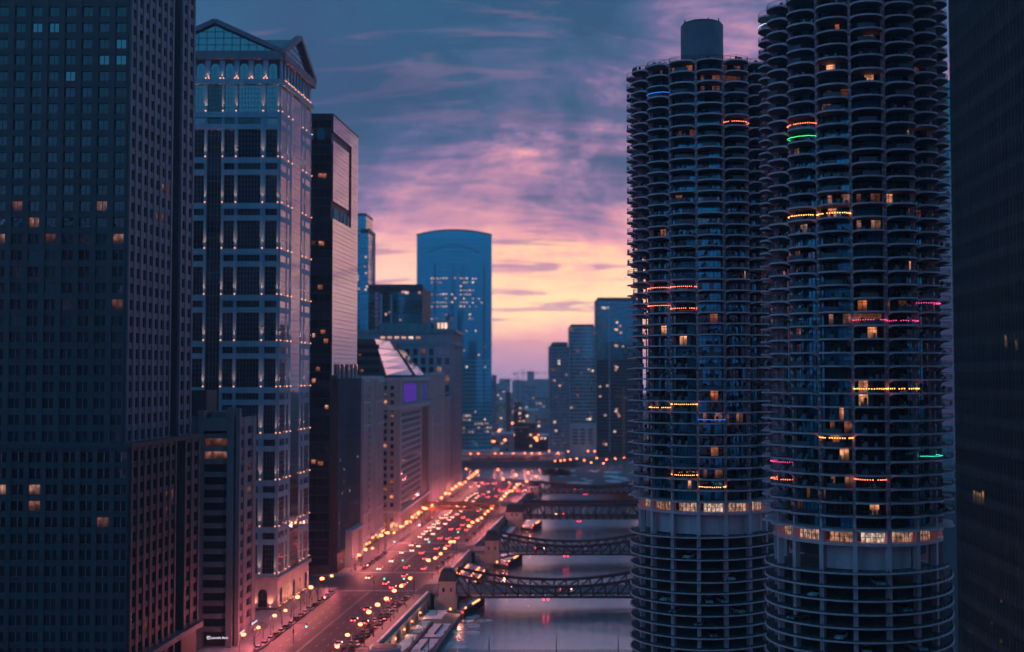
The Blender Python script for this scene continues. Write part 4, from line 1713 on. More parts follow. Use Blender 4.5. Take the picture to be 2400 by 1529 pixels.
# ---- broad stone block with a sloping glass roof and a purple-lit window
def sloped_block():
    root = thing('sloped_roof_building', 'stone office block with a sloping mirrored glass top and a purple-lit panel', 'building')
    A_, B_ = (-62.2, 663.0), (-54.8, 782.0)
    b_ = MB()
    b_.prism([(-140, 663), A_, B_, (-140, 782)], 0, 86.5)
    ob('wall', b_.mesh('wall', 'stone_warm'), root)
    fe = Face((-85, 663), A_)
    fn = Face(A_, B_)
    L = fe.L
    zc_ = [(7 + 4.05 * k, 9.3 + 4.05 * k) for k in range(19)]
    grid(root, fe, 4, 86, [(L - 12.8, L - 11.2), (L - 9.3, L - 7.3), (L - 5.3, L - 3.5)], zc_, 'stone_warm', chooser([('glass_dark', 9), ('lit_warm', 1), ('lit_dim', 1.5)]), .4, u0=L - 15, u1=L)
    # river side: window walls by floor between ribs
    for k in range(15):
        z = 14 + 3.62 * k
        fn.put('window', root, winmesh(76, 2.3, 'glass_blue', 30, 1, 'stone_warm', .7, .12), 43, z, .05)
        fn.put('spandrel', root, boxmesh(77, 1.25, .2, 'stone_pale'), 43, z + 2.32)
    for u in (1.6, 83.4):
        fn.put('pier', root, boxmesh(3.0, 82, .45, 'stone_pale'), u, 4)
    for z, h in ((11.5, 1.6), (68.6, 2.6), (84.6, 2.2)):
        fn.put('band', root, boxmesh(fn.L, h, 1.4, 'stone_pale'), fn.L / 2, z)
        fe.put('band', root, boxmesh(fe.L + 1, h, 1.2, 'stone_pale'), fe.L / 2 + .4, z)
    b_ = MB()
    b_.box(-24, 24, -.06, 0, 0, 10.6, 0)
    for k in range(17):
        b_.box(-24 + 3 * k - .2, -24 + 3 * k + .2, -.16, -.06, 0, 10.6, 1)
    fn.put('lit_panel', root, b_.mesh('lit_panel', ['screen_purple', 'mullion']), 37, 72.6, .1)
    b_ = MB()
    b_.box(-9, 9, -.06, 0, 0, 10.6, 0)
    for k in range(7):
        b_.box(-9 + 3 * k - .2, -9 + 3 * k + .2, -.16, -.06, 0, 10.6, 1)
    fn.put('lit_panel', root, b_.mesh('lit_panel', ['screen_blue', 'mullion']), 100, 72.6, .1)
    fn.put('recess_shade', root, boxmesh(28, 54, .2, 'dark_body'), 101, 14)  # dark slab stands in for the shade of a recess
    fn.put('end_pier', root, boxmesh(3, 68, 1.0, 'stone_warm'), 117.3, 4)
    for k in range(18):
        fn.put('shop_window', root, winmesh(4.6, 8.6, 'lit_dim' if k % 4 == 1 else 'glass_dark', 2, 3), 4 + 6.5 * k, 1.2, .06)
        fn.put('shop_pier', root, boxmesh(1.2, 10.6, .9, 'stone_warm'), 4 + 6.5 * k - 3.2, .4)
    for k in range(3):
        fe.put('shop_window', root, winmesh(4.0, 6, 'lit_warm', 2, 2), L - 3.2 - 6 * k, 1.0, .45)
    lm = MB()
    lm.ball((0, 0, 0), .42, 0, 8)
    lm = lm.mesh('shop_lamp', 'lamp_small')
    for q in range(17):
        ob('shop_lamp', lm, root, fn.at(fn.L * (q + .5) / 17 + random.uniform(-2, 2), 1.8, random.uniform(3, 7)))
    # set-back upper floors with the sloping glass front
    b_ = MB()
    d0, d1 = 690.0, 772.0
    b_.v += [(-125, d0, 88), (-73.2, d0, 88), (-80.0, d0, 109), (-125, d0, 109), (-125, d1, 88), (-57.4, d1, 88), (-74.4, d1, 109), (-125, d1, 109)]
    b_.f += [(0, 1, 2, 3), (1, 5, 6, 2), (5, 4, 7, 6), (3, 2, 6, 7), (4, 0, 3, 7)]
    b_.m += [0] * 5
    ob('upper_floors', b_.mesh('upper_floors', 'dark_body'), root)

    def sl(u, h, o=.5):      # along the slope: u 0..1, h 0..1
        a = Vector((-73.2, d0, 88)).lerp(Vector((-57.4, d1, 88)), u)
        c = Vector((-80, d0, 109)).lerp(Vector((-74.4, d1, 109)), u)
        p_ = a.lerp(c, h)
        return (p_.x + o, p_.y - .2, p_.z + o * .4)
    for (u0, u1, ha, hb) in ((0, .66, 0, .74), (0, .60, .75, 1.0), (.76, 1.0, 0, .78)):
        nr = 4 if ha == 0 else 1
        for q in range(nr):
            h0 = ha + (hb - ha) * q / nr
            h1 = ha + (hb - ha) * (q + 1) / nr - .012
            b_ = MB()
            b_.quad(sl(u0, h0), sl(u1, h0), sl(u1, h1), sl(u0, h1))
            ob('roof_glass', b_.mesh('roof_glass', 'glass_roof'), root)
    f5 = Face((-125, 690), (-74, 690))
    for k in range(4):
        f5.put('window', root, winmesh(36, 2.6, 'glass_dark', 14, 1, 'frame_dark', .2), 30, 89.5 + 4.6 * k, .06)
        for u in random.sample(range(14, 46), 2):
            f5.put('window', root, winmesh(1.6, 1.2, 'lit_warm'), u, 90 + 4.6 * k, .16)


sloped_block()


# ---- two narrower stone blocks further along
def ribbed_block(label, A_, B_, back, ht, n_, mat, low):
    root = thing('stone_block', label, 'building')
    f = Face(A_, B_)
    b_ = MB()
    b_.prism([(back, A_[1]), A_, B_, (back, B_[1])], 0, ht)
    ob('wall', b_.mesh('wall', 'stone_grey'), root)
    fl = 3.8
    zz_ = [(low + fl * k, low + fl * k + 2.2) for k in range(int((ht - low - 2) / fl))]
    uc = [(2.0, 5.2)] + cells(11, f.L - 1, n_, .55)
    grid(root, f, 2, ht, uc, zz_, mat, chooser([('glass_dark', 9), ('lit_dim', 1), ('glass_blue', 3)]), .6, spand='stone_grey')
    fe = Face((back, A_[1]), A_)
    uc = [(fe.L - 7.2, fe.L - 4.6), (fe.L - 3.4, fe.L - 1.0)]
    grid(root, fe, 2, ht, uc, zz_, mat, chooser([('glass_dark', 9), ('lit_dim', 1)]), .5, u0=fe.L - 9)
    f.put('cornice', root, boxmesh(f.L, 1.6, 1.2, mat), f.L / 2, ht - 1.2)


ribbed_block('narrow mauve stone block past the purple-lit building', (-54.0, 785.0), (-47.6, 834.0), -110, 89.5, 6, 'stone_pale', 18)
ribbed_block('low stone annexe with a tall portal before the blue-grey crowned block', (-46.9, 836.0), (-44.4, 858.0), -80, 73, 3, 'stone_warm', 24)


# ---- blue-grey block with an ornamented crown
def crowned_block():
    root = thing('crowned_building', 'blue-grey office block with a small crown and a row of lit squares under its eaves', 'building')
    A_, B_ = (-42.5, 861.0), (-39.4, 916.0)
    b_ = MB()
    b_.prism([(-112, 861), A_, B_, (-112, 916)], 0, 119)
    ob('wall', b_.mesh('wall', 'dark_body'), root)
    fe = Face((-112, 861), A_)
    fn = Face(A_, B_)
    L = fe.L
    zc_ = [(10 + 6.6 * k, 14.9 + 6.6 * k) for k in range(15)]
    uc = cells(22, L - 1.5, 8, .55)
    grid(root, fe, 2, 110, uc, zc_, 'stone_grey', chooser([('glass_dark', 8), ('glass_blue', 4), ('lit_dim', .7)]), .8, nx=2, u0=0)
    grid(root, fn, 2, 110, cells(1, fn.L - 1, 6, .6), [(10 + 4 * k, 12.6 + 4 * k) for k in range(25)], 'stone_grey', chooser([('glass_blue', 9), ('lit_dim', .6)]), .8)
    for f in (fe, fn):
        f.put('band', root, boxmesh(f.L + 1, 2.4, 1.4, 'stone_grey'), f.L / 2, 110)
        f.put('cornice', root, boxmesh(f.L + 2, 2.2, 2.0, 'copper'), f.L / 2, 118.6)
    fe.put('frieze', root, boxmesh(L, 6.2, .4, 'stone_grey'), L / 2, 112.4)
    for px in (897, 913, 930, 946, 963, 980):
        x = (px - 1200) / F * 861
        b_ = MB()
        b_.box(-1.5, 1.5, -.12, 0, 0, 1.9, 0)
        b_.box(-.1, .1, -.2, -.12, 0, 1.9, 1)
        fe.put('eave_window', root, b_.mesh('eave_window', ['lit_far', 'frame_dark']), x + 112, 114, .42)
    b_ = MB()
    b_.box(-96, -58, 864, 905, 120.8, 126.0)
    ob('roof', b_.mesh('roof', 'copper'), root)
    b_ = MB()
    b_.box(-57, -43.4, 863, 885, 120.8, 127.5)
    cr = ob('crown', b_.mesh('crown', 'stone_grey'), root)
    b_ = MB()
    for x in (-56, -50, -44.4):
        b_.cyl(x, 864, 127.5, 132.4 + (2.0 if x == -50 else 0), .9, 6, 0, .1)
        b_.cyl(x, 884, 127.5, 132, .9, 6, 0, .1)
    ob('pinnacle', b_.mesh('pinnacle', 'stone_pale'), cr)
    b_ = MB()
    for x in (-54, -51.4, -48.8):
        b_.box(x, x + 1.6, 862.7, 862.95, 122, 126)
    ob('crown_window', b_.mesh('crown_window', 'lit_far'), cr)


crowned_block()

# ================================================================ FAR BUILDINGS
# ---- dark teal block with columns
def teal_block():
    root = thing('teal_building', 'flat-topped dark teal block in front of the curved tower', 'building')
    d = 1000.0
    x0, x1 = -131.0, -75.3
    b_ = MB()
    b_.prism([(x0, d), (x1, d), (x1 + 3, d + 60), (x0, d + 60)], 0, 162)
    ob('wall', b_.mesh('wall', 'dark_body'), root)
    f = Face((x0, d), (x1, d))
    f.put('cornice', root, boxmesh(f.L + 1, 4.0, 1.6, 'slate_roof'), f.L / 2, 160.5)
    for k in range(18):
        f.put('window', root, winmesh(24.0, 3.0, 'glass_sky_teal', 8, 1, 'frame_dark', .3), f.L - 12.3, 92 + 3.7 * k, .05)
        f.put('window', root, winmesh(30.0, 3.0, 'glass_blue', 10, 1, 'frame_dark', .3), 15.2, 92 + 3.7 * k, .05)
    for u in (7, 14, 21, 29.5):
        f.put('column', root, boxmesh(1.2, 50, 1.2, 'mullion_pale'), u, 106)
    for px, py, w in ((945, 685, 2.6), (983, 687, 2.0), (953, 687, 3.2), (955, 675, 2), (963, 675, 2), (938, 751, 1.4), (904, 738, 1.4), (912, 733, 1.2)):
        f.put('window', root, winmesh(w, 2.0, 'lit_far'), (px - 1200) / F * d - x0, 88 + (880 - py) / F * d - 1, .25)


teal_block()


# ---- slim blue tower seen behind the mirrored glass tower
def slim_tower():
    root = thing('slim_tower', 'slim stepped blue glass tower just behind the mirrored tower', 'tower')
    d = 900.0
    for (xa, xb, da, ht) in ((-119.5, -110.8, d, 211.0), (-112.8, -106.6, d - 18, 197.0)):
        b_ = MB()
        b_.prism([(xa, da), (xb, da), (xb + 1.6, da + 30), (xa, da + 30)], 0, ht)
        ob('wall', b_.mesh('wall', 'dark_body'), root)
        f = Face((xa, da), (xb, da))
        g = Face((xb, da), (xb + 1.6, da + 30))
        z = 80
        while z < ht - 4:
            f.put('window', root, winmesh(f.L - .4, 3.4, 'glass_sky_teal', 3, 1, 'frame_dark', .2), f.L / 2, z, .05)
            g.put('window', root, winmesh(g.L - .4, 3.4, 'glass_mirror', 6, 1, 'frame_dark', .2), g.L / 2, z, .05)
            z += 3.8
        for _ in range(5):
            f.put('window', root, winmesh(1.3, 1.4, 'lit_far'), random.uniform(1, f.L - 1), random.uniform(150, ht - 20), .25)


slim_tower()


# ---- curved glass tower with an arched top
def curved_tower():
    root = thing('curved_tower', 'curved teal glass tower with a gently arched top and scattered lit offices', 'tower')
    d = 1250.0
    x0, x1 = -101.5, -21.5
    n = 20
    w = x1 - x0
    zt0, zt1 = 237.2, 241.0

    def fx(t_):
        return x0 + w * t_

    def fy(t_):
        return d + 13 * (2 * t_ - 1) ** 2

    def top(t_):
        return zt0 + (zt1 - zt0) * (1 - (2 * t_ - 1) ** 2)
    b_ = MB()
    pts = [(fx(k / n), fy(k / n)) for k in range(n + 1)]
    for k in range(n):
        (xa, ya), (xb, yb) = pts[k], pts[k + 1]
        za, zb = top(k / n), top((k + 1) / n)
        b_.quad((xa, ya, 0), (xb, yb, 0), (xb, yb, zb), (xa, ya, za))
        b_.quad((xa, ya, za), (xb, yb, zb), (xb, d + 50, zb), (xa, d + 50, za))
    b_.quad((*pts[-1], 0), (x1, d + 50, 0), (x1, d + 50, zt0), (*pts[-1], zt0))
    b_.quad((*pts[0], zt0), (x0, d + 50, zt0), (x0, d + 50, 0), (*pts[0], 0))
    ob('wall', b_.mesh('wall', 'glass_sky_teal'), root)
    # floor bands following the curve
    fl = 4.25
    nf = 52
    for j in range(nf):
        z = 14 + fl * j
        b_ = MB()
        for k in range(n):
            if z + .8 > min(top(k / n), top((k + 1) / n)) - (6 if 3 < k < n - 4 else 1):
                continue
            (xa, ya), (xb, yb) = pts[k], pts[k + 1]
            b_.prism([(xa, ya - .45), (xb, yb - .45), (xb, yb - .02), (xa, ya - .02)], z, z + (.75 if j < 22 else .45))
        if b_.f:
            ob('floor_band', b_.mesh('floor_band', 'mullion_pale' if j < 22 else 'mullion'), root)
    # arched soffit line near the top
    b_ = MB()
    for k in range(3, n - 3):
        ta, tb = k / n, (k + 1) / n
        za = 217 + 8 * (1 - ((ta - .5) / .36) ** 2)
        zb = 217 + 8 * (1 - ((tb - .5) / .36) ** 2)
        b_.beam((fx(ta), fy(ta) - .5, za), (fx(tb), fy(tb) - .5, zb), .5, .5)
    ob('arch_line', b_.mesh('arch_line', 'mullion'), root)
    b_ = MB()
    for k in range(n):
        ta, tb = k / n, (k + 1) / n
        b_.beam((fx(ta), fy(ta) - .4, top(ta) + .3), (fx(tb), fy(tb) - .4, top(tb) + .3), 1.4, 1.2)
    ob('roof_edge', b_.mesh('roof_edge', 'dark_metal'), root)
    # vertical dark seams
    for t_ in (.25, .5, .62, .9):
        b_ = MB()
        b_.box(fx(t_) - .5, fx(t_) + .5, fy(t_) - .6, fy(t_) - .1, 14, 205)
        ob('mullion', b_.mesh('mullion', 'mullion'), root)
    # lit offices
    done = 0
    for j in range(3, nf):
        z = 14 + fl * j + .9
        py = 880 - (z - 88) / d * F
        run = random.random() < .16
        r0 = random.uniform(985, 1120)
        for k in range(26):
            t_ = (k + .5) / 26
            px = 1200 + fx(t_) / d * F
            p_ = 0.008
            if 645 < py < 758:
                if 1008 < px < 1048:
                    p_ = .85
                elif 1056 < px < 1070:
                    p_ = .45
                elif 1076 < px < 1108:
                    p_ = .8
                elif px < 1132 and px > 1108:
                    p_ = .3
                if 672 < py < 690 or run:
                    p_ *= .3
            elif py > 995:
                p_ = .45
            elif run and r0 < px < r0 + 28:
                p_ = .7
            elif 770 < py:
                p_ = .03
            if random.random() < p_ and done < 290:
                done += 1
                o = ob('window', winmesh(w / 26 * random.choice((.5, .74, .74)), random.choice((1.3, 1.7)), 'lit_far'), root, (fx(t_), fy(t_) - .12, z), 0)
    # overhanging flat canopy at the foot
    b_ = MB()
    b_.prism([(x0 - 4, d - 10), (x1 + 8, d - 6), (x1 + 8, d + 40), (x0 - 4, d + 40)], 8, 10)
    ob('canopy', b_.mesh('canopy', 'mullion_pale'), root)
    b_ = MB()
    b_.box(x0, -44, d - 2, d, 1, 8)
    ob('lobby', b_.mesh('lobby', 'lit_dim'), root)


curved_tower()


# ---- the three towers beyond the confluence
def slab_tower(name, label, x0, x1, d, ht, depth, cols, floors, wall, gl, proud, low, frac, lits, extra=None, limit=300, nx=1):
    root = thing(name, label, 'tower')
    b_ = MB()
    b_.prism([(x0, d), (x1, d), (x1, d + depth), (x0 + (x0 / d) * depth * .0, d + depth)], -1, ht)
    ob('wall', b_.mesh('wall', 'dark_body' if wall.startswith('mull') else wall), root)
    f = Face((x0, d), (x1, d))
    fh = (ht - low - 1.5) / floors
    zz_ = [(low + fh * k + fh * (1 - frac[1]) / 2, low + fh * k + fh * (1 + frac[1]) / 2) for k in range(floors)]
    uc = cells(.6, f.L - .6, cols, frac[0])
    grid(root, f, low, ht, uc, zz_, wall, chooser(gl), proud, limit=limit, nx=nx, frame='mullion')
    for (px, py) in lits:
        u = (px - 1200) / F * d - x0
        z = 88 + (880 - py) / F * d
        if .5 < u < f.L - .5:
            f.put('window', root, winmesh(2.2, 2.0, 'lit_far'), u, z - 1, proud + .1)
    b_ = MB()
    b_.box(x0 + 2, x1 - 2, d + 3, d + depth - 3, ht, ht + 2.5)
    ob('roof', b_.mesh('roof', 'dark_metal'), root)
    return root, f


D_ = 1290.0


def gx(px, d=D_):
    return (px - 1200) / F * d


r1, f1 = slab_tower('flat_tower', 'pale ribbed apartment tower, leftmost of the three beyond the river bend', gx(1286), gx(1334), D_ - 8, 119, 26, 7, 30, 'stone_grey', [('glass_dark', 2), ('glass_sky_teal', 6), ('lit_dim', .6)], .3, 8, (.55, .6),
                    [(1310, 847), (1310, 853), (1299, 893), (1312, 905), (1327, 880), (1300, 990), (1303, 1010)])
b = MB()
b.box(gx(1294), gx(1330), D_ - 4, D_ + 12, 119, 124)
ob('roof_block', b.mesh('roof_block', 'stone_grey'), r1)
r2, f2 = slab_tower('flat_tower', 'tower with a pale grid of window bays, middle of the three beyond the river bend', gx(1334.5), gx(1397), D_ + 2, 141, 26, 8, 26, 'stone_pale', [('glass_blue', 2), ('glass_sky_teal', 8), ('lit_dim', .4)], .3, 36, (.82, .66),
                    [(1380, 867), (1389, 870), (1339, 956), (1376, 983), (1382, 983), (1366, 1049), (1380, 1049), (1394, 1049)])
b = MB()
b.prism([(gx(1334.5), D_ - 3), (gx(1397), D_ - 3), (gx(1397), D_ + 2), (gx(1334.5), D_ + 2)], -1, 36)
pd = ob('podium', b.mesh('podium', 'stone_pale'), r2)
fpod = Face((gx(1334.5), D_ - 3), (gx(1397), D_ - 3))
for j in range(5):
    for k in range(3):
        fpod.put('podium_window', pd, winmesh(5.2, 1.6, 'glass_dark', 3, 1), 6 + 8.2 * k, 14 + 3.6 * j, .05)
r3, f3 = slab_tower('flat_tower', 'tallest blue glass tower of the three beyond the river bend, partly behind the round tower', gx(1397.4), gx(1497), D_ - 2, 170, 30, 18, 44, 'mullion', [('glass_sky_teal', 12), ('glass_blue', 2)], .22, 4, (.86, .72),
                    [(1446, 757), (1454, 765), (1443, 773), (1446, 774), (1455, 781), (1443, 811), (1446, 812), (1460, 813), (1443, 860), (1446, 862), (1443, 868), (1406, 907), (1423, 905), (1406, 930), (1418, 974), (1440, 1012), (1420, 1042),
                     (1448, 970), (1443, 965), (1450, 976), (1445, 960), (1413, 722), (1418, 723), (1425, 722)], limit=300)
b = MB()
b.box(gx(1427), gx(1427) + .8, D_ - 2.6, D_ - 2.2, 5, 168)
ob('pale_seam', b.mesh('pale_seam', 'mullion_pale'), r3)  # pale strip up the tower front

# ---- chimney, tower cranes, low far city
ch = thing('chimney', 'tall square brick chimney standing alone in the hazy distance', 'chimney', (gx(1191, 1700), 1700, 0))
b = MB()
b.cyl(0, 0, 0, 62, 4.2, 8, 0, 3.2)
ob('shaft', b.mesh('shaft', 'brick'), ch)
b = MB()
b.cyl(0, 0, 62, 64, 3.7, 8)
ob('rim', b.mesh('rim', 'brick'), ch)


def lattice(mb, a, c, w, n, t_=.35):
    a, c = Vector(a), Vector(c)
    d = (c - a).normalized()
    up = Vector((0, 0, 1)) if abs(d.z) < .8 else Vector((1, 0, 0))
    s = d.cross(up).normalized() * w / 2
    q = s.cross(d).normalized() * w / 2
    for o in (-s - q, s - q, s + q, -s + q):
        mb.beam(a + o, c + o, t_, t_)
    for k in range(n):
        p0, p1 = a.lerp(c, k / n), a.lerp(c, (k + 1) / n)
        for o1, o2 in ((-s - q, s - q), (s - q, s + q), (s + q, -s + q), (-s + q, -s - q)):
            mb.beam(p0 + o1, p1 + o2, t_ * .6, t_ * .6)


def crane(label, px, d, ztop, jl, jr, mat, w=2.2, ax=1):
    x = gx(px, d)
    root = thing('tower_crane', label, 'crane', (x, d, 0))
    b_ = MB()
    lattice(b_, (0, 0, 0), (0, 0, ztop), w, int(ztop / 3))
    ob('mast', b_.mesh('mast', mat), root)
    b_ = MB()
    lattice(b_, (-jl, 0, ztop), (jr, 0, ztop), w * .7, 16)
    ob('jib', b_.mesh('jib', mat), root)
    b_ = MB()
    b_.beam((-w / 2, 0, ztop), (0, 0, ztop + 9), .4, .4)
    b_.beam((w / 2, 0, ztop), (0, 0, ztop + 9), .4, .4)
    b_.beam((0, 0, ztop + 9), (jr * .7, 0, ztop + .8), .2, .2)
    b_.beam((0, 0, ztop + 9), (-jl * .8, 0, ztop + .8), .2, .2)
    ob('apex', b_.mesh('apex', mat), root)
    b_ = MB()
    b_.box(-jl, -jl + 4, -1, 1, ztop - 3, ztop - .8)
    ob('counterweight', b_.mesh('counterweight', 'dark_metal'), root)
    b_ = MB()
    b_.box(1.2, 3.0, -1, 1, ztop - 2.6, ztop)
    ob('cab', b_.mesh('cab', 'mullion_pale'), root)


crane('distant tower crane with the lower jib, in the haze beside the chimney', 1213, 2100, 80, 20, 8, 'dark_metal', 3.0)
crane('distant tower crane with the higher jib, in the haze past the chimney', 1225, 2250, 92, 18, 46, 'dark_metal', 3.2)
crane('orange-lit tower crane standing in front of the tall blue glass tower', 1461, 1120, 68, 8, 22, 'orange_lit_steel', 1.8)  # orange light on the crane put into its colour

far_specs = [  # px0, px1, depth, top y, material
    (1150, 1163, 1420, 882, 'far_grey'), (1164, 1184, 1900, 915, 'far_grey'), (1163, 1186, 1650, 950, 'far_tan'), (1186, 1206, 1800, 938, 'far_grey'), (1206, 1222, 1750, 945, 'brick'),
    (1222, 1254, 2000, 908, 'far_grey'), (1230, 1262, 1700, 962, 'far_tan'), (1204, 1232, 1560, 965, 'dark_metal'), (1230, 1256, 1480, 995, 'brick'), (1254, 1286, 1900, 935, 'far_grey'),
    (1258, 1288, 1520, 985, 'far_grey'), (1206, 1240, 1420, 1005, 'dark_metal'), (1160, 1205, 1380, 1018, 'far_grey'), (1236, 1252, 3200, 872, 'far_grey'), (1170, 1196, 3400, 889, 'far_grey'),
    (1200, 1236, 3000, 893, 'far_grey'), (1250, 1290, 2900, 890, 'far_grey'), (1240, 1262, 1440, 1012, 'brick'), (1264, 1290, 1400, 1022, 'dark_metal'), (1155, 1180, 2600, 900, 'far_grey')]
adj = ['tall slim', 'boxy', 'tan', 'plain grey', 'red brick', 'wide grey', 'low tan', 'dark flat-roofed', 'small brick', 'hazy grey', 'squat grey', 'low dark', 'long flat-roofed', 'tiny horizon', 'pale horizon', 'broad horizon', 'faint horizon', 'stubby brick', 'dark riverside', 'remote pale']
where = ['beside the curved tower', 'behind the chimney', 'at the chimney foot', 'right behind the chimney shaft', 'just past the chimney', 'under the distant cranes', 'in front of the crane site', 'past the chimney base', 'among the orange street lights', 'next to the ribbed tower', 'by the foot of the ribbed tower',
         'near the far quay', 'with a pale canopy before the chimney', 'standing up on the skyline', 'on the skyline by the curved tower', 'on the skyline behind the cranes', 'on the skyline by the ribbed tower', 'in the middle of the street lights', 'below the ribbed tower', 'far down the valley of haze']
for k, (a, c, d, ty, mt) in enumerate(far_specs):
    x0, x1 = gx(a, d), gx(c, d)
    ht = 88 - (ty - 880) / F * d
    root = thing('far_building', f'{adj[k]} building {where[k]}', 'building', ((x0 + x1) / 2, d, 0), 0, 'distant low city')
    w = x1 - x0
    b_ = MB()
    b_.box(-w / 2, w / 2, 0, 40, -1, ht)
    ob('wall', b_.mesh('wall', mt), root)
    b_ = MB()
    b_.box(-w / 2 - .4, w / 2 + .4, -.4, 40.4, ht, ht + 1.2)
    ob('roof', b_.mesh('roof', 'snow' if k in (6, 12, 18) else 'dark_metal'), root)
    if d < 2200:
        nfl = max(2, int((ht) / 5))
        ncol = max(3, int(w / 5))
        for j in range(nfl):
            for i in range(ncol):
                if random.random() < .5:
                    ob('window', winmesh(w / ncol * .55, 2.2, 'lit_far' if random.random() < .16 else 'glass_dark'), root, (-w / 2 + w * (i + .5) / ncol, -.02, 1.5 + j * ht / nfl), 0)

# far quay with embankment wall, hedge and lamps
b = MB()
b.prism([(-240, 1236), (55, 1248), (55, 1262), (-240, 1262)], -.2, 6.2)
fb = tag(ob('embankment_wall', b.mesh('embankment_wall', 'stone_pale')), 'long pale embankment building with small dark openings along the far quay', 'wall')
f6 = Face((-240, 1236), (55, 1248))
for k in range(40):
    f6.put('opening', fb, boxmesh(2.0, 1.5, .06, 'dark_body'), 170 + 3.1 * k, 3.2)
b = MB()
b.prism([(-240, 1235.5), (55, 1247.5), (55, 1263), (-240, 1263)], 6.2, 6.8)
ob('snowy_top', b.mesh('snowy_top', 'snow'), fb)
b = MB()
b.prism([(-300, 1196), (58, 1241), (58, 1243.5), (-300, 1199)], -6.4, -.9)
tag(ob('quay_wall', b.mesh('quay_wall', 'quay')), 'pale quay edge on the far side of the river bend', 'wall')

leaf = MB()
for k in range(420):
    a, r, z = random.uniform(0, 2 * pi), random.random() ** .5, random.random()
    rr = r * (1.2 - .5 * abs(z - .4)) * random.uniform(.75, 1.15)
    p_ = Vector((rr * cos(a), rr * sin(a), .3 + z * 1.5))
    d1 = Vector((random.gauss(0, 1), random.gauss(0, 1), random.gauss(0, 1))).normalized() * .16
    d2 = Vector((random.gauss(0, 1), random.gauss(0, 1), random.gauss(0, 1))).normalized() * .16
    leaf.tri(tuple(p_ + d1), tuple(p_ + d2), tuple(p_ - d1))
leaf = leaf.mesh('foliage', 'foliage')
stem = MB()
stem.cyl(0, 0, 0, 1.2, .07, 5, 0, .03)
stem = stem.mesh('stem', 'bark')
nshr = 0
for (x, y, s, w_) in [(gx(1108 + 9.5 * k, 1232), 1228 + .3 * k + (gx(1108 + 9.5 * k, 1232) + 60) * .12, random.uniform(1.7, 2.4), 'q') for k in range(17)] + [(gx(1278 + 7 * k, 1060), 1046 + 5 * (k % 3), random.uniform(2.2, 3.6), 'w') for k in range(8)]:
    nshr += 1
    lab = (f'dark evergreen shrub on the far quay, {ORD[nshr - 1]} from the left' if w_ == 'q' else f'dark bush on the snowy point across the river, {ORD[nshr - 18]} from the water')
    t_ = thing('shrub', lab, 'shrub', (x, y, 0), random.uniform(0, 6), 'far quay shrubs' if w_ == 'q' else 'bushes on the point')
    t_.scale = (s * 1.3, s, s * .85)
    ob('crown', leaf, t_)
    ob('stem', stem, t_)
# snow on the point
b = MB()
for k in range(14):
    x, y, r_ = random.uniform(40, 96), random.uniform(975, 1110), random.uniform(3, 9)
    n_ = 9
    pts = [(x + r_ * random.uniform(.6, 1.2) * cos(2 * pi * i / n_), y + 1.6 * r_ * random.uniform(.6, 1.2) * sin(2 * pi * i / n_), .05 + .004 * k) for i in range(n_)]
    i0 = len(b.v)
    b.v += pts
    b.f.append(tuple(range(i0, i0 + n_)))
    b.m.append(0)
o = ob('snow', b.mesh('snow', 'snow'))
o['kind'] = 'stuff'
o['label'] = 'patches of snow on the point of land across the river'

# ================================================================ RIGHT EDGE
def bronze_slab():
    root = thing('bronze_tower', 'near-black bronze tower with fine vertical mullions at the right edge', 'tower')
    d1 = 190.5
    X0 = 53.9

    def xx(d):
        return X0 + .09 * d
    b_ = MB()
    b_.prism([(xx(110), 110), (140, 110), (140, d1), (xx(d1), d1)], 0, 212)
    ob('wall', b_.mesh('wall', 'dark_body'), root)
    f = Face((xx(d1), d1), (xx(110), 110))
    pane = chooser([('glass_dark', 1)])
    for k in range(52):
        f.put('window', root, winmesh(f.L, 2.5, 'glass_bronze', 1, 1), f.L / 2, 2 + 4.0 * k, .02)
        f.put('spandrel', root, boxmesh(f.L, 1.4, .12, 'dark_body'), f.L / 2, 4.56 + 4.0 * k)
    n_ = int(f.L / 1.45)
    for k in range(n_ + 1):
        f.put('mullion', root, boxmesh(.16, 210, .34, 'bronze'), f.L * k / n_, 1)
    fw = Face((140, d1), (xx(d1), d1))
    for (px, py, w, h) in ((2292, 80, .2, .35), (2329, 48, .2, .3), (2336, 41, .2, .3), (2344, 34, .25, .3), (2351, 27, .25, .3), (2263, 1470, .12, .4), (2312, 1452, .14, .5), (2335, 1400, .12, .5), (2333, 1492, .12, .6),
                          (2277, 1150, .1, 3.0), (2284, 1153, .1, 2.8), (2290, 1155, .14, 3.2), (2297, 1152, .14, 3.2), (2379, 1180, .12, 3.0), (2388, 1186, .1, 2.6), (2310, 1160, .1, 2.4), (2356, 790, .1, 2.8), (2380, 800, .1, 2.4), (2378, 900, .1, 1.4)):
        # where the sight line meets the wall
        d = X0 / ((px - 1200) / F - .09)
        u = (d1 - d) * hypot(1, .09)
        z = 88 - (py - 880) / F * d
        f.put('lit_slit', root, winmesh(max(w, .12), h * .55, 'lit_slit'), u + .7, z - h / 2, .1)


glass('glass_bronze', (0.010, 0.010, 0.012), 1.5, 0.12, 0.03)
litroom('lit_slit', (1.0, 0.5, 0.2), 1.0, .5, .5, .6)
bronze_slab()
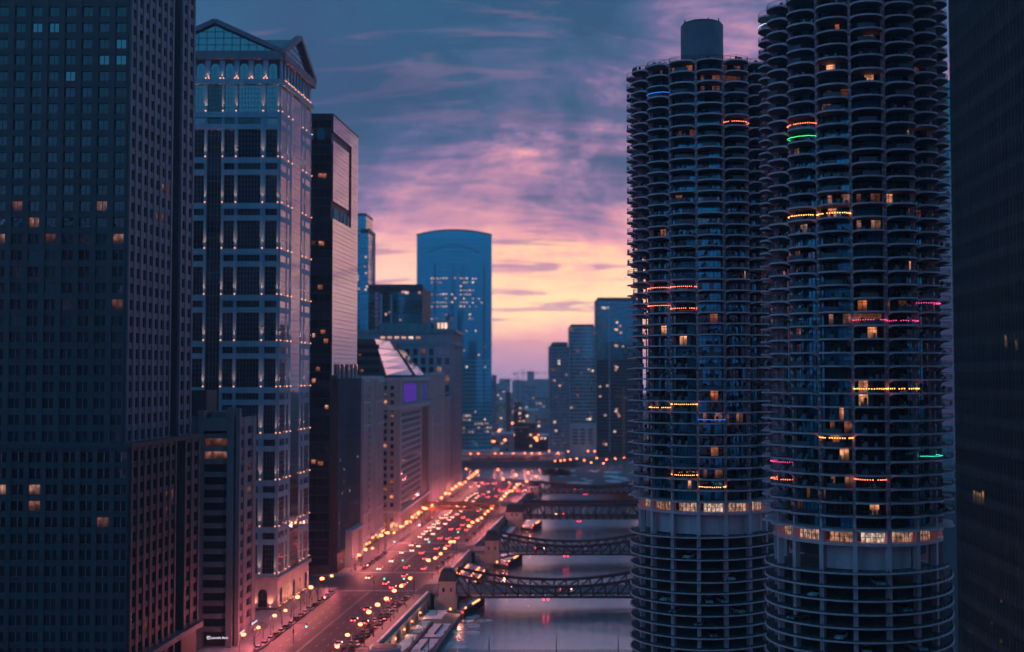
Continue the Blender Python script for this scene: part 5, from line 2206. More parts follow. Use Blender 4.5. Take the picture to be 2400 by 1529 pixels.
# sliver of an apartment slab with pale balcony edges, and a plain wall, behind the nearer round tower
sv = thing('balcony_tower', 'sliver of a blue tower with pale balcony edges beside the bronze tower', 'tower')
xa, xb = gx(2205, 420), gx(2290, 420)
b = MB()
b.prism([(xa, 420), (xb, 420), (xb, 460), (xa, 460)], 0, 193)
ob('wall', b.mesh('wall', 'glass_blue'), sv)
for k in range(60):
    b = MB()
    z = 4 + 3.15 * k
    b.v += [(xa, 419.9, z - .35), (xb, 418.0, z + .6), (xb, 418.0, z + 1.1), (xa, 419.9, z)]
    b.f.append((0, 1, 2, 3))
    b.m.append(0)
    b.prism([(xa, 418.6), (xb, 418.6), (xb, 419.9), (xa, 419.9)], z, z + .28)
    ob('balcony', b.mesh('balcony', 'mullion_pale'), sv)
wl = thing('plain_block', 'plain mauve concrete block low between the round tower and the right edge', 'building')
b = MB()
b.box(gx(2190, 330), gx(2300, 330), 330, 360, 0, 55)
ob('wall', b.mesh('wall', 'concrete_brown'), wl)
b = MB()
b.box(gx(2190, 330) - .3, gx(2300, 330) + .3, 329.7, 360.3, 55, 56)
ob('roof', b.mesh('roof', 'concrete_brown'), wl)

# blocks on the north bank beyond the round towers: they stand in the mirrored glass and shade the river
NB = [((108, 400), 40, 60, 70, 'stone block behind the round towers, nearest of the north bank row'), ((112, 470), 60, 90, 96, 'second block of the north bank row behind the round towers'), ((118, 600), 60, 110, 112, 'third block of the north bank row behind the round towers'),
      ((122, 760), 90, 150, 104, 'massive mart block on the north bank behind the round towers'), ((126, 945), 70, 60, 132, 'last tower of the north bank row')]
for k, ((x, y), w, dp_, h, lab) in enumerate(NB):
    root = thing('north_bank_block', lab, 'building', group='north bank row')
    b = MB()
    b.box(x, x + w, y, y + dp_, 0, h)
    if k % 2:
        b.box(x + 8, x + w - 8, y + 10, y + dp_ - 10, h, h + 14)
    ob('wall', b.mesh('wall', 'stone_grey'), root)
    f = Face((x, y + dp_), (x, y))
    for j in range(int(h / 8)):
        f.put('window', root, winmesh(dp_ - 4, 3.4, 'glass_dark', int(dp_ / 4), 1), dp_ / 2, 4 + j * 8, .05)
# towers behind the viewpoint, mirrored in the east-facing windows
EB = [((-190, -190), 60, 60, 150), ((-95, -260), 50, 60, 120), ((-20, -330), 60, 50, 165), ((80, -240), 50, 60, 140), ((-300, -120), 60, 60, 175)]
for k, ((x, y), w, dp_, h) in enumerate(EB):
    root = thing('east_tower', f'office tower behind the viewpoint mirrored in the windows, {ORD[k]} of its row', 'building', group='towers behind the viewpoint')
    b = MB()
    b.box(x, x + w, y, y + dp_, 0, h)
    ob('wall', b.mesh('wall', 'granite_shade'), root)
    f = Face((x + w, y + dp_), (x, y + dp_))
    for j in range(int(h / 8)):
        f.put('window', root, winmesh(w - 4, 4.4, 'glass_dark', 12, 1), w / 2, 4 + j * 8, .05)

# ================================================================ BRIDGES
def bridge_house(root, x0, x1, y0, y1, zb, zw, zr, mat, pyramid=False):
    b_ = MB()
    b_.box(x0, x1, y0, y1, zb, zw)
    b_.box(x0 - .35, x1 + .35, y0 - .35, y1 + .35, zw - .8, zw - .2)
    b_.box(x0 - .3, x1 + .3, y0 - .3, y1 + .3, zb, zb + 1.0)
    h = ob('bridge_house', b_.mesh('bridge_house', mat), root)
    b_ = MB()
    cx_, cy_ = (x0 + x1) / 2, (y0 + y1) / 2
    o = .5
    lv = [(o, zw - .18), (0.1, zw + (zr - zw) * .25), (-.5, zw + (zr - zw) * .75), (-1.5 if not pyramid else -(x1 - x0) / 2 + .1, zr)]
    ps = []
    for e, z in lv:
        ey = max(e, -(y1 - y0) / 2 + .1)
        ps.append([(x0 - e, y0 - ey, z), (x1 + e, y0 - ey, z), (x1 + e, y1 + ey, z), (x0 - e, y1 + ey, z)])
    for p_, q_ in zip(ps, ps[1:]):
        for k in range(4):
            b_.quad(p_[k], p_[(k + 1) % 4], q_[(k + 1) % 4], q_[k])
    b_.quad(*ps[-1])
    ob('roof', b_.mesh('roof', 'slate_roof'), h)
    for k in (-1, 1):
        b_ = MB()
        b_.box(cx_ + k * 1.5 - .4, cx_ + k * 1.5 + .4, y0 - .06, y0 - .01, zb + 2.2, zb + 3.8)
        ob('window', b_.mesh('window', 'glass_dark'), h)


plain('deck_pale', (0.30, 0.24, 0.27), 0.7, 0.25, 0.3)


def bridge(label, d, wd, xs, xe, panels, house, style, zdk=0.0, lit=False):
    root = thing('bridge', label, 'bridge')
    span = xe - xs
    y0, y1 = d - wd / 2, d + wd / 2
    b_ = MB()
    b_.prism([(pline(d) - .5, y0 + .5), (xe, y0 + .5), (xe, y1 - .5), (pline(d) - .5, y1 - .5)], zdk - .9, zdk + .02)
    ob('deck', b_.mesh('deck', 'deck_pale'), root)
    for y in (y0, y1):
        b_ = MB()
        b_.box(xs, xe, y - .25 if y == y0 else y - .9, y + .9 if y == y0 else y + .25, zdk + .03, zdk + .22)
        ob('footway', b_.mesh('footway', 'pavement'), root)

    def zt(t_):
        if style == 'sag':
            return zdk + 2.3 + 4.8 * abs(2 * t_ - 1) ** 2.0
        if style == 'hump':
            return zdk + 2.0 + 4.2 * abs(2 * t_ - 1) ** 1.6
        return zdk + 8.0

    def zb(t_):
        if style in ('sag', 'hump'):
            return zdk - 1.7 - 3.6 * max(0, abs(2 * t_ - 1) - .72) ** 1.5 * 4
        return zdk - 1.0
    vert = {}
    for y in (y0 - .45, y1 + .45):
        near = y < d
        tc_ = MB()
        bc = MB()
        for k in range(panels):
            ta, tb = k / panels, (k + 1) / panels
            xa, xb = xs + span * ta, xs + span * tb
            tc_.beam((xa, y, zt(ta)), (xb, y, zt(tb)), .9, 1.15)
            bc.beam((xa, y, zb(ta)), (xb, y, zb(tb)), .6, 1.0)
            if style == 'flat':
                tc_.beam((xa, y, zdk + 6.4), (xb, y, zdk + 6.4), .4, .4)
        ob('top_chord', tc_.mesh('top_chord', 'bridge_paint'), root)
        ob('bottom_chord', bc.mesh('bottom_chord', 'bridge_paint'), root)
        for k in range(panels + 1):
            t_ = k / panels
            x = xs + span * t_
            m_ = MB()
            m_.beam((x, y, zb(t_) + .5), (x, y, zt(t_) - .3), .6, .6)
            ob('vertical', m_.mesh('vertical', 'bridge_paint'), root)
            if k < panels:
                t2 = (k + 1) / panels
                x2 = xs + span * t2
                m_ = MB()
                if (t_ < .499) == (style != 'flat' or k % 2 == 0):
                    m_.beam((x, y, zt(t_) - .3), (x2, y, zb(t2) + .5), .55, .55)
                else:
                    m_.beam((x, y, zb(t_) + .5), (x2, y, zt(t2) - .3), .55, .55)
                ob('diagonal', m_.mesh('diagonal', 'bridge_paint'), root)
        r_ = MB()
        yr = y + (1.5 if near else -1.5)
        r_.beam((xs, yr, zdk + 1.25), (xe, yr, zdk + 1.25), .1, .12)
        for k in range(int(span / 2)):
            r_.beam((xs + 2 * k, yr, zdk + .2), (xs + 2 * k, yr, zdk + 1.25), .08, .08)
        ob('railing', r_.mesh('railing', 'dark_metal'), root)
    # brackets showing as pale dashes under the near edge
    for k in range(panels):
        m_ = MB()
        x = xs + span * (k + .5) / panels
        m_.box(x - span / panels * .3, x + span / panels * .3, y0 - .95, y0 - .8, zdk - 1.2, zdk - .7)
        ob('bracket', m_.mesh('bracket', 'mullion_pale'), root)
    if style == 'flat':
        b_ = MB()
        b_.box(xs - 14, xe, y0 + 1, y1 - 1, zdk + 6.7, zdk + 7.4)
        ob('upper_deck', b_.mesh('upper_deck', 'dark_metal'), root)
    m_ = MB()
    xm = xs + span * .45
    for q in (-.9, .9):
        m_.ball((xm + q, y0 - 1.0, zdk - 2.6), .38, 0, 8)
    ob('navigation_light', m_.mesh('navigation_light', 'red_signal'), root)
    # abutment and house
    hx0, hx1, zr, mt, pyr = house
    b_ = MB()
    b_.prism([(pline(d) + .55, y0 - 6), (hx1 + .6, y0 - 6), (hx1 + .6, y1 + 4), (pline(d) + .55, y1 + 4)], -14, -1.0)
    ob('abutment', b_.mesh('abutment', 'stone_warm'), root)
    bridge_house(root, hx0, hx1, y0 - 5.2, y0 + 1.4 - .2, -1.0, zr - 4.6 if not pyr else zr - 3.2, zr, mt, pyr)
    return root


BL = [('dark steel truss bridge with a dark-roofed stone bridge house, closest whole bridge', 495.0, 17, -22.6, 58, 16, (-29.2, -22.7, 10.2, 'stone_warm', False), 'sag'),
      ('dark steel truss bridge with a dark-roofed bridge house, second from the camera', 610.0, 17, -6.4, 68, 16, (-13.4, -6.5, 10.6, 'stone_warm', False), 'sag'),
      ('double-deck rail truss bridge with a pale stone house, third from the camera', 752.0, 15, 6.9, 84, 17, (-3.8, 6.6, 8.2, 'stone_pale', False), 'flat'),
      ('farthest low truss bridge with a pyramid-roofed house by the river bend', 920.0, 15, 20.2, 100, 16, (12.2, 20.0, 7.6, 'stone_pale', True), 'hump')]
for l_ in BL:
    bridge(l_[0], *l_[1:])

# nearest bridge: only its far railing, lamp posts and a pavilion roof are in view
root = thing('bridge', 'edge of the nearest bridge with railing and slender posts along the bottom of the view', 'bridge')
b = MB()
b.box(pline(378) - 1, 60, 366, 381, -.9, .02)
ob('deck', b.mesh('deck', 'asphalt'), root)
b = MB()
b.beam((pline(380) + 12, 380.4, 1.15), (60, 380.4, 1.15), .16, .14)
b.beam((pline(380) + 12, 380.4, .65), (60, 380.4, .65), .08, .08)
for k in range(70):
    b.beam((pline(380) + 12 + 1.2 * k, 380.4, 0), (pline(380) + 12 + 1.2 * k, 380.4, 1.15), .1, .1)
ob('railing', b.mesh('railing', 'dark_metal'), root)
for px in (1006, 1147, 1303, 1447):
    b = MB()
    x = gx(px, 380)
    b.cyl(x, 380.9, -.5, 5.2, .17, 8, 0, .1)
    b.cyl(x, 380.9, -.5, .6, .3, 8)
    ob('post', b.mesh('post', 'dark_metal'), root)
b = MB()
b.box(gx(872, 376), gx(940, 376), 371.5, 378.5, .2, 3.0)
kq = tag(ob('pavilion', b.mesh('pavilion', 'stone_warm')), 'small pavilion with a rimmed dark roof at the end of the nearest bridge', 'pavilion')
n = 28
rim, innr = [], []
cx_, cy_, rx, ry = gx(906, 376), 375, 4.9, 4.2
for k in range(n):
    a = 2 * pi * k / n
    c_, s_ = cos(a), sin(a)
    q = (abs(c_) ** 4 + abs(s_) ** 4) ** -.25
    rim.append((cx_ + rx * q * c_, cy_ + ry * q * s_))
    innr.append((cx_ + (rx - 1) * q * c_, cy_ + (ry - 1) * q * s_))
b = MB()
b.prism(rim, 3.0, 3.5)
ob('roof', b.mesh('roof', 'mullion_pale'), kq)
b = MB()
b.prism(innr, 3.5, 3.56)
ob('roof_sheet', b.mesh('roof_sheet', 'slate_roof'), kq)

# fenders with warm lamps at the bridge piers
for k, (xa, ya, xb, yb, w_) in enumerate(((-19.5, 466, -12.0, 492, 'nearest whole bridge'), (-2.8, 583, 4.5, 612, 'second bridge'), (11.5, 722, 18, 752, 'rail bridge'))):
    fd = thing('pier_fender', 'dark timber pier fender with warm lamps in the water by the ' + w_, 'fender', group='pier fenders')
    b = MB()
    for q in range(5):
        b.beam((xa, ya, WATER_Z + .5 + .62 * q), (xb, yb, WATER_Z + .5 + .62 * q), 1.8, .5)
    ob('planking', b.mesh('planking', 'dark_metal'), fd)
    b = MB()
    b.beam((xa - 6, ya + 3, WATER_Z + 1.4), (xa, ya, WATER_Z + 1.4), 1.4, 2.4)
    ob('cross_wall', b.mesh('cross_wall', 'dark_metal'), fd)
    for q, t_ in enumerate((.15, .5)):
        b = MB()
        p_, r_ = Vector((xa, ya, -3.0)).lerp(Vector((xb, yb, -3.0)), t_), Vector((xa, ya, -3.0)).lerp(Vector((xb, yb, -3.0)), t_ + (.06 if q == 0 else .34))
        b.beam(p_, r_, .35, .35)
        ob('lamp', b.mesh('lamp', 'lamp_small'), fd)
    b = MB()
    b.ball((xa - 4.5, ya + 2, -3.0), .45)
    ob('lamp', b.mesh('lamp', 'lamp_small'), fd)
    b = MB()
    b.ball((xa + .3, ya - 1.2, -3.6), .38)
    ob('warning_light', b.mesh('warning_light', 'red_signal'), fd)
    l = bpy.data.lights.new('fender_light', 'POINT')
    l.energy = 900
    l.color = (1, .42, .2)
    l.shadow_soft_size = .3
    o = bpy.data.objects.new('fender_light', l)
    COL.objects.link(o)
    o.location = (xa - 1, ya - 1.5, -2.2)
    o.parent = fd

# elevated railway crossing the road, its orange light put into the colour
root = thing('elevated_railway', 'orange-lit steel truss of the elevated railway crossing over the street', 'railway')
xs, xe, d = -62.0, -8.0, 746.0
for y in (d, d + 8):
    b = MB()
    b.beam((xs, y, 8.2), (xe, y, 8.2), .6, .7)
    b.beam((xs, y, 4.5), (xe, y, 4.5), .6, .8)
    ob('chord', b.mesh('chord', 'orange_lit_steel'), root)
    n = 12
    for k in range(n):
        xa, xb = xs + (xe - xs) * k / n, xs + (xe - xs) * (k + 1) / n
        b = MB()
        b.beam((xa, y, 4.8 if k % 2 else 7.9), (xb, y, 7.9 if k % 2 else 4.8), .5, .45)
        ob('diagonal', b.mesh('diagonal', 'orange_lit_steel'), root)
b = MB()
b.box(xs - 4, xe, d + .6, d + 7.4, 7.2, 7.9)
ob('track_deck', b.mesh('track_deck', 'dark_metal'), root)
for x in (-50, -36, -20):
    b = MB()
    b.box(x - .4, x + .4, d - .3, d + .5, .2, 4.2)
    b.box(x - .4, x + .4, d + 7.5, d + 8.3, .2, 4.2)
    ob('post', b.mesh('post', 'orange_lit_steel'), root)

# ================================================================ STREET FURNITURE
LAMP_MESH = {}
b = MB()
b.cyl(0, 0, 0, 1.0, .22, 8, 0, .16)
LAMP_MESH['base'] = b.mesh('base', 'dark_metal')
b = MB()
b.cyl(0, 0, 1.0, 7.6, .10, 6, 0, .07)
LAMP_MESH['pole'] = b.mesh('pole', 'dark_metal')
b = MB()
b.beam((0, 0, 7.4), (1.5, 0, 7.9), .09, .09)
LAMP_MESH['arm'] = b.mesh('arm', 'dark_metal')
b = MB()
b.ball((1.5, 0, 7.75), .85, 0, 8, .55)
LAMP_MESH['lantern'] = b.mesh('lantern', 'lamp_glow')
LGT = bpy.data.lights.new('street_light', 'POINT')
LGT.energy = 3300
LGT.color = (1.0, 0.22, 0.20)
LGT.shadow_soft_size = .5
LGTS = [LGT]
for e_, c_ in ((2200, (1.0, 0.25, 0.18)), (4600, (1.0, 0.17, 0.21)), (600, (1.0, .24, .18))):
    q = LGT.copy()
    q.energy = e_
    q.color = c_
    LGTS.append(q)


def street_lamp(label, x, y, rz, z=.2, grp='street lamps', power=True, s=1.0):
    root = thing('street_lamp', label, 'street lamp', (x, y, z), rz, grp)
    root.scale = (s, s, s)
    for k, me in LAMP_MESH.items():
        ob(k, me, root)
    if power:
        o = bpy.data.objects.new('street_light', LGTS[3] if y > 1040 else random.choice(LGTS[:3]))
        COL.objects.link(o)
        o.location = (1.5, 0, 6.9)
        o.parent = root


d = 372.0
k = 0
while d < 990:
    if not (496 < d < 528):
        street_lamp(f'street lamp on the building-side pavement, {ORD[k]} from the near end', curb_l(d) - .7 - random.uniform(0, .8), d + random.uniform(-4, 4), -.1 + random.uniform(-.5, .5), .2, 'lamps along the building side', True, random.uniform(.75, 1.2))
        k += 1
    d += 16.5 if d < 600 else 18
d = 362.0
k = 0
while d < 880:
    if not any(abs(d - q) < 13 for q in (495, 610, 752)):
        street_lamp(f'street lamp on the river-side pavement, {ORD[k]} from the near end', curb_r(d) + .7 + random.uniform(0, .8), d + random.uniform(-3, 3), pi + random.uniform(-.5, .6), .2, 'lamps along the river side', True, random.uniform(.85, 1.1))
        k += 1
    d += 14.0 if d < 600 else 16
k = 0
for (x, y) in [(10, 905), (18, 945), (14, 985), (-12, 1012), (-40, 1024), (2, 960), (-8, 925), (-30, 985)]:
    street_lamp(f'street lamp around the road bend, {ORD[k]} going round', x, y, random.uniform(0, 6), .2, 'lamps at the bend')
    k += 1
k = 0
for px in (1100, 1118, 1157, 1172, 1200, 1227, 1243, 1262, 1305):
    street_lamp(f'quay lamp across the river bend, {ORD[k]} from the left', gx(px, 1232), 1231 + (gx(px, 1232) + 60) * .13, 0, -.2, 'far quay lamps', True, .95)
    k += 1
k = 0
for (px, y) in [(1297, 1120), (1312, 1125), (1322, 1130), (1334, 1140), (1348, 1150), (1366, 1130), (1388, 1100), (1400, 1160), (1424, 1140), (1444, 1150), (1465, 1165), (1410, 1090), (1290, 1265), (1330, 1262), (1375, 1266), (1395, 1262)]:
    street_lamp(f'lamp on the snowy point across the river, {ORD[k]} from the water', gx(px, y), y, random.uniform(0, 6), 0, 'lamps on the point', k % 2 == 0)
    k += 1
# glow points of the far streets between the chimney and the towers
random.seed(5)
dl = sorted([random.uniform(1340, 1800) for _ in range(30)] + [random.uniform(1900, 3200) for _ in range(14)])
for k, y in enumerate(dl):
    px = random.uniform(1160, 1286)
    street_lamp(f'distant street light in the low city, {ORD[k]} going away from the river', gx(px, y), y, random.uniform(0, 6), random.uniform(0, 5) if y < 1800 else random.uniform(5, 30), 'distant street lights', k % 5 == 0, random.uniform(1.3, 2.1))

# lower street lamps glimpsed in the quay arcade
k = 0
for d in (398, 412, 427, 441, 457, 518, 548, 660, 690):
    b = MB()
    b.ball((0, 0, 0), .34, 0, 8)
    rt = thing('wall_lamp', f'warm wall lamp under the parapet, {ORD[k]} along the quay', 'wall lamp', (pline(d) + 1.0, d, -2.2), 0, 'quay wall lamps')
    ob('globe', b.mesh('globe', 'lamp_small'), rt)
    b = MB()
    b.beam((-.6, 0, 0), (-.2, 0, 0), .12, .12)
    ob('bracket', b.mesh('bracket', 'dark_metal'), rt)
    l = bpy.data.objects.new('wall_light', bpy.data.lights.new('wall_light', 'POINT'))
    l.data.energy = 500
    l.data.color = (1, .4, .2)
    l.data.shadow_soft_size = .3
    COL.objects.link(l)
    l.parent = rt
    l.location = (.4, 0, -.3)
    k += 1

# traffic signals
SIG = {}
b = MB()
b.cyl(0, 0, 0, 6.6, .11, 6, 0, .08)
SIG['pole'] = b.mesh('pole', 'dark_metal')
b = MB()
b.beam((0, 0, 6.3), (4.2, 0, 6.5), .1, .1)
SIG['arm'] = b.mesh('arm', 'dark_metal')
b = MB()
b.box(4.0, 4.4, -.2, .2, 5.2, 6.5)
b.box(-.2, .2, -.35, -.1, 3.4, 4.6)
SIG['housing'] = b.mesh('housing', 'dark_metal')
b = MB()
b.ball((4.2, -.22, 5.45), .26, 0, 8)
SIG['green_lamp'] = b.mesh('green_lamp', 'green_signal')
sigs = [(.5, 487), (.97, 487), (.45, 535), (.98, 537), (.03, 595), (.5, 594), (.96, 631), (.9, 738), (.3, 395)]
for k, (t_, d) in enumerate(sigs):
    rt = thing('traffic_signal', f'traffic signal showing green over the street, {ORD[k]} from the near end', 'traffic light', (lane_x(d, t_), d, .06), pi if t_ > .8 else 0, 'traffic signals')
    for nm, me in SIG.items():
        o = ob(nm, me, rt)
        if t_ > .8 and nm == 'green_lamp':
            o.location = (0, .44, 0)


# ================================================================ CARS
def car_meshes(col, lights):
    key = ('car', col, lights)
    if key in CACHE:
        return CACHE[key]
    b_ = MB()
    st = [(-2.25, .62, .45, .78), (-2.1, .84, .28, .92), (-1.2, .90, .25, .98), (.7, .90, .25, .96), (1.7, .86, .26, .84), (2.2, .72, .32, .70), (2.3, .55, .4, .62)]
    rings = [[(x, -w, z0), (x, -w * 1.02, (z0 + z1) / 2), (x, -w * .92, z1), (x, w * .92, z1), (x, w * 1.02, (z0 + z1) / 2), (x, w, z0)] for x, w, z0, z1 in st]
    for p_, q_ in zip(rings, rings[1:]):
        for k_ in range(6):
            b_.quad(p_[k_], p_[(k_ + 1) % 6], q_[(k_ + 1) % 6], q_[k_])
    for r_, rev in ((rings[0], True), (rings[-1], False)):
        i0 = len(b_.v)
        b_.v += r_
        b_.f.append(tuple(range(i0, i0 + 6)) if not rev else tuple(range(i0 + 5, i0 - 1, -1)))
        b_.m.append(0)
    # roof skin
    b_.quad((-1.15, -.62, 1.43), (.35, -.62, 1.43), (.35, .62, 1.43), (-1.15, .62, 1.43))
    body = b_.mesh('body', 'paint_' + col)
    b_ = MB()
    lo = [(-1.85, -.80, .94), (1.05, -.80, .94), (1.05, .80, .94), (-1.85, .80, .94)]
    hi = [(-1.15, -.62, 1.42), (.35, -.62, 1.42), (.35, .62, 1.42), (-1.15, .62, 1.42)]
    for k_ in range(4):
        b_.quad(lo[k_], lo[(k_ + 1) % 4], hi[(k_ + 1) % 4], hi[k_])
    glass_ = b_.mesh('windows', 'glass_car')
    if 'wheel' not in CACHE:
        w_ = MB()
        n_ = 12
        for y_ in (-.11, .11):
            i0 = len(w_.v)
            w_.v += [(.32 * cos(2 * pi * q / n_), y_, .32 * sin(2 * pi * q / n_)) for q in range(n_)]
            w_.f.append(tuple(range(i0, i0 + n_)))
            w_.m.append(1)
        for q in range(n_):
            w_.f.append((q, (q + 1) % n_, n_ + (q + 1) % n_, n_ + q))
            w_.m.append(0)
        CACHE['wheel'] = w_.mesh('wheel', ['tyre', 'dark_metal'])
    b_ = MB()
    b_.box(2.1, 2.4, -.24, .24, .46, .74)
    hl = b_.mesh('headlight', 'head_glow' if lights else 'mullion_pale')
    b_ = MB()
    b_.box(-2.38, -2.1, -.24, .24, .56, .84)
    tl = b_.mesh('taillight', 'tail_glow' if lights else 'paint_dark red')
    # all-in-one version for distant cars
    a_ = MB()
    for me, mi in ((body, 0), (glass_, 1), (hl, 3), (tl, 4)):
        offs = (-.6, .6) if me in (hl, tl) else (0,)
        for oy in offs:
            i0 = len(a_.v)
            a_.v += [(v.co.x, v.co.y + oy, v.co.z) for v in me.vertices]
            for pl in me.polygons:
                a_.f.append(tuple(i0 + v for v in pl.vertices))
                a_.m.append(mi)
    for wx in (-1.35, 1.4):
        for wy in (-.82, .82):
            a_.box(wx - .3, wx + .3, wy - .1, wy + .1, 0, .6, 2)
    one = a_.mesh('car', ['paint_' + col, 'glass_car', 'tyre', 'head_glow' if lights else 'mullion_pale', 'tail_glow' if lights else 'paint_dark red'])
    CACHE[key] = (body, glass_, CACHE['wheel'], hl, tl, one)
    return CACHE[key]


def place_car(name, label, grp, x, y, z, rz, col, lights, near):
    body, gl, wh, hl, tl, one = car_meshes(col, lights)
    if not near:
        return tag(ob(name, one, None, (x, y, z), rz), label, 'car', grp)
    root = thing(name, label, 'car', (x, y, z), rz, grp)
    ob('body', body, root)
    ob('windows', gl, root)
    for wx in (-1.35, 1.4):
        for wy in (-.82, .82):
            ob('wheel', wh, root, (wx, wy, .32))
    for s_ in (-.6, .6):
        ob('headlight', hl, root, (0, s_, 0))
        ob('taillight', tl, root, (0, s_, 0))
    return root


random.seed(21)
CC = ['black', 'black', 'white', 'silver', 'dark blue', 'dark red', 'grey', 'white', 'silver']
AWAY = pi / 2 - .1
HEAD = AWAY + pi


def row(t_, d0, d1, gap0, gap1, rz, lights, txt, grp, skip=(), jitter=.1, start=0, name='car'):
    d = d0
    k = start
    while d < d1:
        if not any(a < d < c for a, c in skip):
            col = random.choice(CC)
            place_car(name, f'{col} {txt}, {ORD[k % len(ORD)]} from the near end', grp, lane_x(d, t_) + random.uniform(-jitter, jitter) * 3, d, .065, rz + random.uniform(-jitter, jitter) * .3, col, lights, d < 560)
            k += 1
        d += random.uniform(gap0, gap1)


CROSS = ((486, 540), (592, 632))
row(.035, 386, 735, 5.7, 7.5, AWAY, False, 'car parked at the building-side kerb', 'cars parked along the building side', CROSS + ((660, 690),), .05, name='parked_car')
row(.955, 372, 480, 5.6, 7.4, AWAY + .35, False, 'car parked at the river-side kerb', 'cars parked along the river side', CROSS, .06, name='parked_car')
row(.885, 384, 470, 6.0, 10, AWAY + .25, False, 'car beside the river-side parked row', 'cars standing by the river-side row', CROSS, .08, name='parked_car')
row(.955, 545, 735, 5.8, 9, AWAY + .05, False, 'car parked by the parapet beyond the crossing', 'cars parked beyond the crossing', CROSS, .05, name='parked_car')
row(.25, 520, 740, 12, 34, HEAD, True, 'oncoming car with headlights, building-side lane', 'oncoming cars', (), .2)
row(.36, 600, 880, 9, 26, HEAD, True, 'oncoming car with headlights, second lane', 'oncoming cars', (), .2)
row(.22, 650, 900, 9, 18, HEAD, True, 'far oncoming car near the elevated railway', 'oncoming cars', (), .3)
row(.54, 505, 880, 22, 60, AWAY, True, 'car with red tail lights, middle lane', 'cars driving away', (), .2)
row(.66, 430, 880, 18, 52, AWAY, True, 'car with red tail lights, third lane', 'cars driving away', (), .2)
row(.78, 392, 880, 15, 42, AWAY, True, 'car with red tail lights, river lane', 'cars driving away', (), .2)
for k, d in enumerate(sorted(random.uniform(880, 985) for _ in range(26))):
    t_ = random.uniform(.1, .95)
    col = random.choice(CC)
    place_car('car', f'{col} car in the crowded bend of the road, {ORD[k]} from its near end', 'cars at the road bend', -48 + t_ * 62, d, .065, random.choice((AWAY, HEAD, .5, 2.4)), col, True, False)
for k, (bd, x) in enumerate(((495, 2), (495, 22), (610, 40), (610, 14), (752, 30), (920, 50))):
    col = random.choice(('white', 'silver', 'black'))
    place_car('car', f'{col} car on the {["nearest whole", "nearest whole", "second", "second", "rail", "farthest"][k]} bridge, {["first", "second", "first", "second", "only one", "only one"][k]} there', 'cars on the bridges', x, bd + (-3.5 if k % 2 else 3.5), .03, 0 if k % 2 else pi, col, True, bd < 560)
k = 0
for (cx, cy, turn0, sp_) in ((71.8, 249.5, 1.2, [(-.5, 2), (.25, 1), (.55, 3), (-.2, 5), (.1, 6), (-.8, 4), (.75, 6), (.4, 8), (-.35, 8)]), (48.7, 302.0, 1.6, [(-.25, 2), (.35, 4), (.05, 6), (.25, 6), (-.45, 7), (-.1, 8), (.1, 9), (-.6, 6), (.5, 7)])):
    base = atan2(-cy, -cx)
    k = 0
    for ph, m_ in sorted(sp_, key=lambda q: (turn0 - q[0]) / (2 * pi) + q[1]):
        a = base + ph
        kk = (turn0 - ph) / (2 * pi) + m_
        z = 50.2 - 2.63 * kk
        col = random.choice(('white', 'silver', 'white', 'grey'))
        near_ = cx > 60
        place_car('parked_car', f'{col} car in the {"nearer" if near_ else "farther"} spiral car park, {ORD[k % 9]} from the top', 'cars in the spiral car parks', cx + 15.9 * cos(a), cy + 15.9 * sin(a), z + .01, a, col, False, True)
        k += 1

# ================================================================ PEOPLE
def person_mesh(stride, coat):
    me = bpy.data.meshes.new('person_base')
    V = [(0, 0, .95), (0, 0, 1.15), (0, 0, 1.40), (0, .01, 1.50), (0, .02, 1.60), (0, .02, 1.72),
         (.1, 0, .9), (.11, .12 * stride, .5), (.11, .02 * stride, .08), (.11, .02 * stride + .14, .04),
         (-.1, 0, .9), (-.11, -.04 * stride, .5), (-.11, -.25 * stride, .08), (-.11, -.25 * stride + .14, .04),
         (.20, 0, 1.38), (.25, -.06 * stride, 1.12), (.24, .05, .86), (.24, .08, .78), (-.20, 0, 1.38), (-.25, .06 * stride, 1.12), (-.24, .1, .88), (-.24, .14, .80)]
    E = [(0, 1), (1, 2), (2, 3), (3, 4), (4, 5), (0, 6), (6, 7), (7, 8), (8, 9), (0, 10), (10, 11), (11, 12), (12, 13), (2, 14), (14, 15), (15, 16), (16, 17), (2, 18), (18, 19), (19, 20), (20, 21)]
    me.from_pydata(V, E, [])
    o = bpy.data.objects.new('person_base', me)
    COL.objects.link(o)
    o.modifiers.new('skin', 'SKIN')
    R_ = [.17, .16, .17, .07, .10, .08, .1, .075, .055, .05, .1, .075, .055, .05, .075, .06, .045, .035, .075, .06, .045, .035]
    for v, r_ in zip(me.skin_vertices[0].data, R_):
        v.radius = (r_, r_ * .85)
    me.skin_vertices[0].data[0].use_root = True
    s_ = o.modifiers.new('sub', 'SUBSURF')
    s_.levels = 1
    s_.render_levels = 1
    dg = bpy.context.evaluated_depsgraph_get()
    m2 = bpy.data.meshes.new_from_object(o.evaluated_get(dg))
    bpy.data.objects.remove(o)
    m2.materials.clear()
    for q in (coat, 'skin', 'dark_body', 'bark'):
        m2.materials.append(MATS[q])
    for pl in m2.polygons:
        z = pl.center.z
        pl.material_index = 0 if .8 < z < 1.5 else (2 if z <= .8 else (1 if pl.center.y > .03 and z < 1.68 else 3))
    return m2


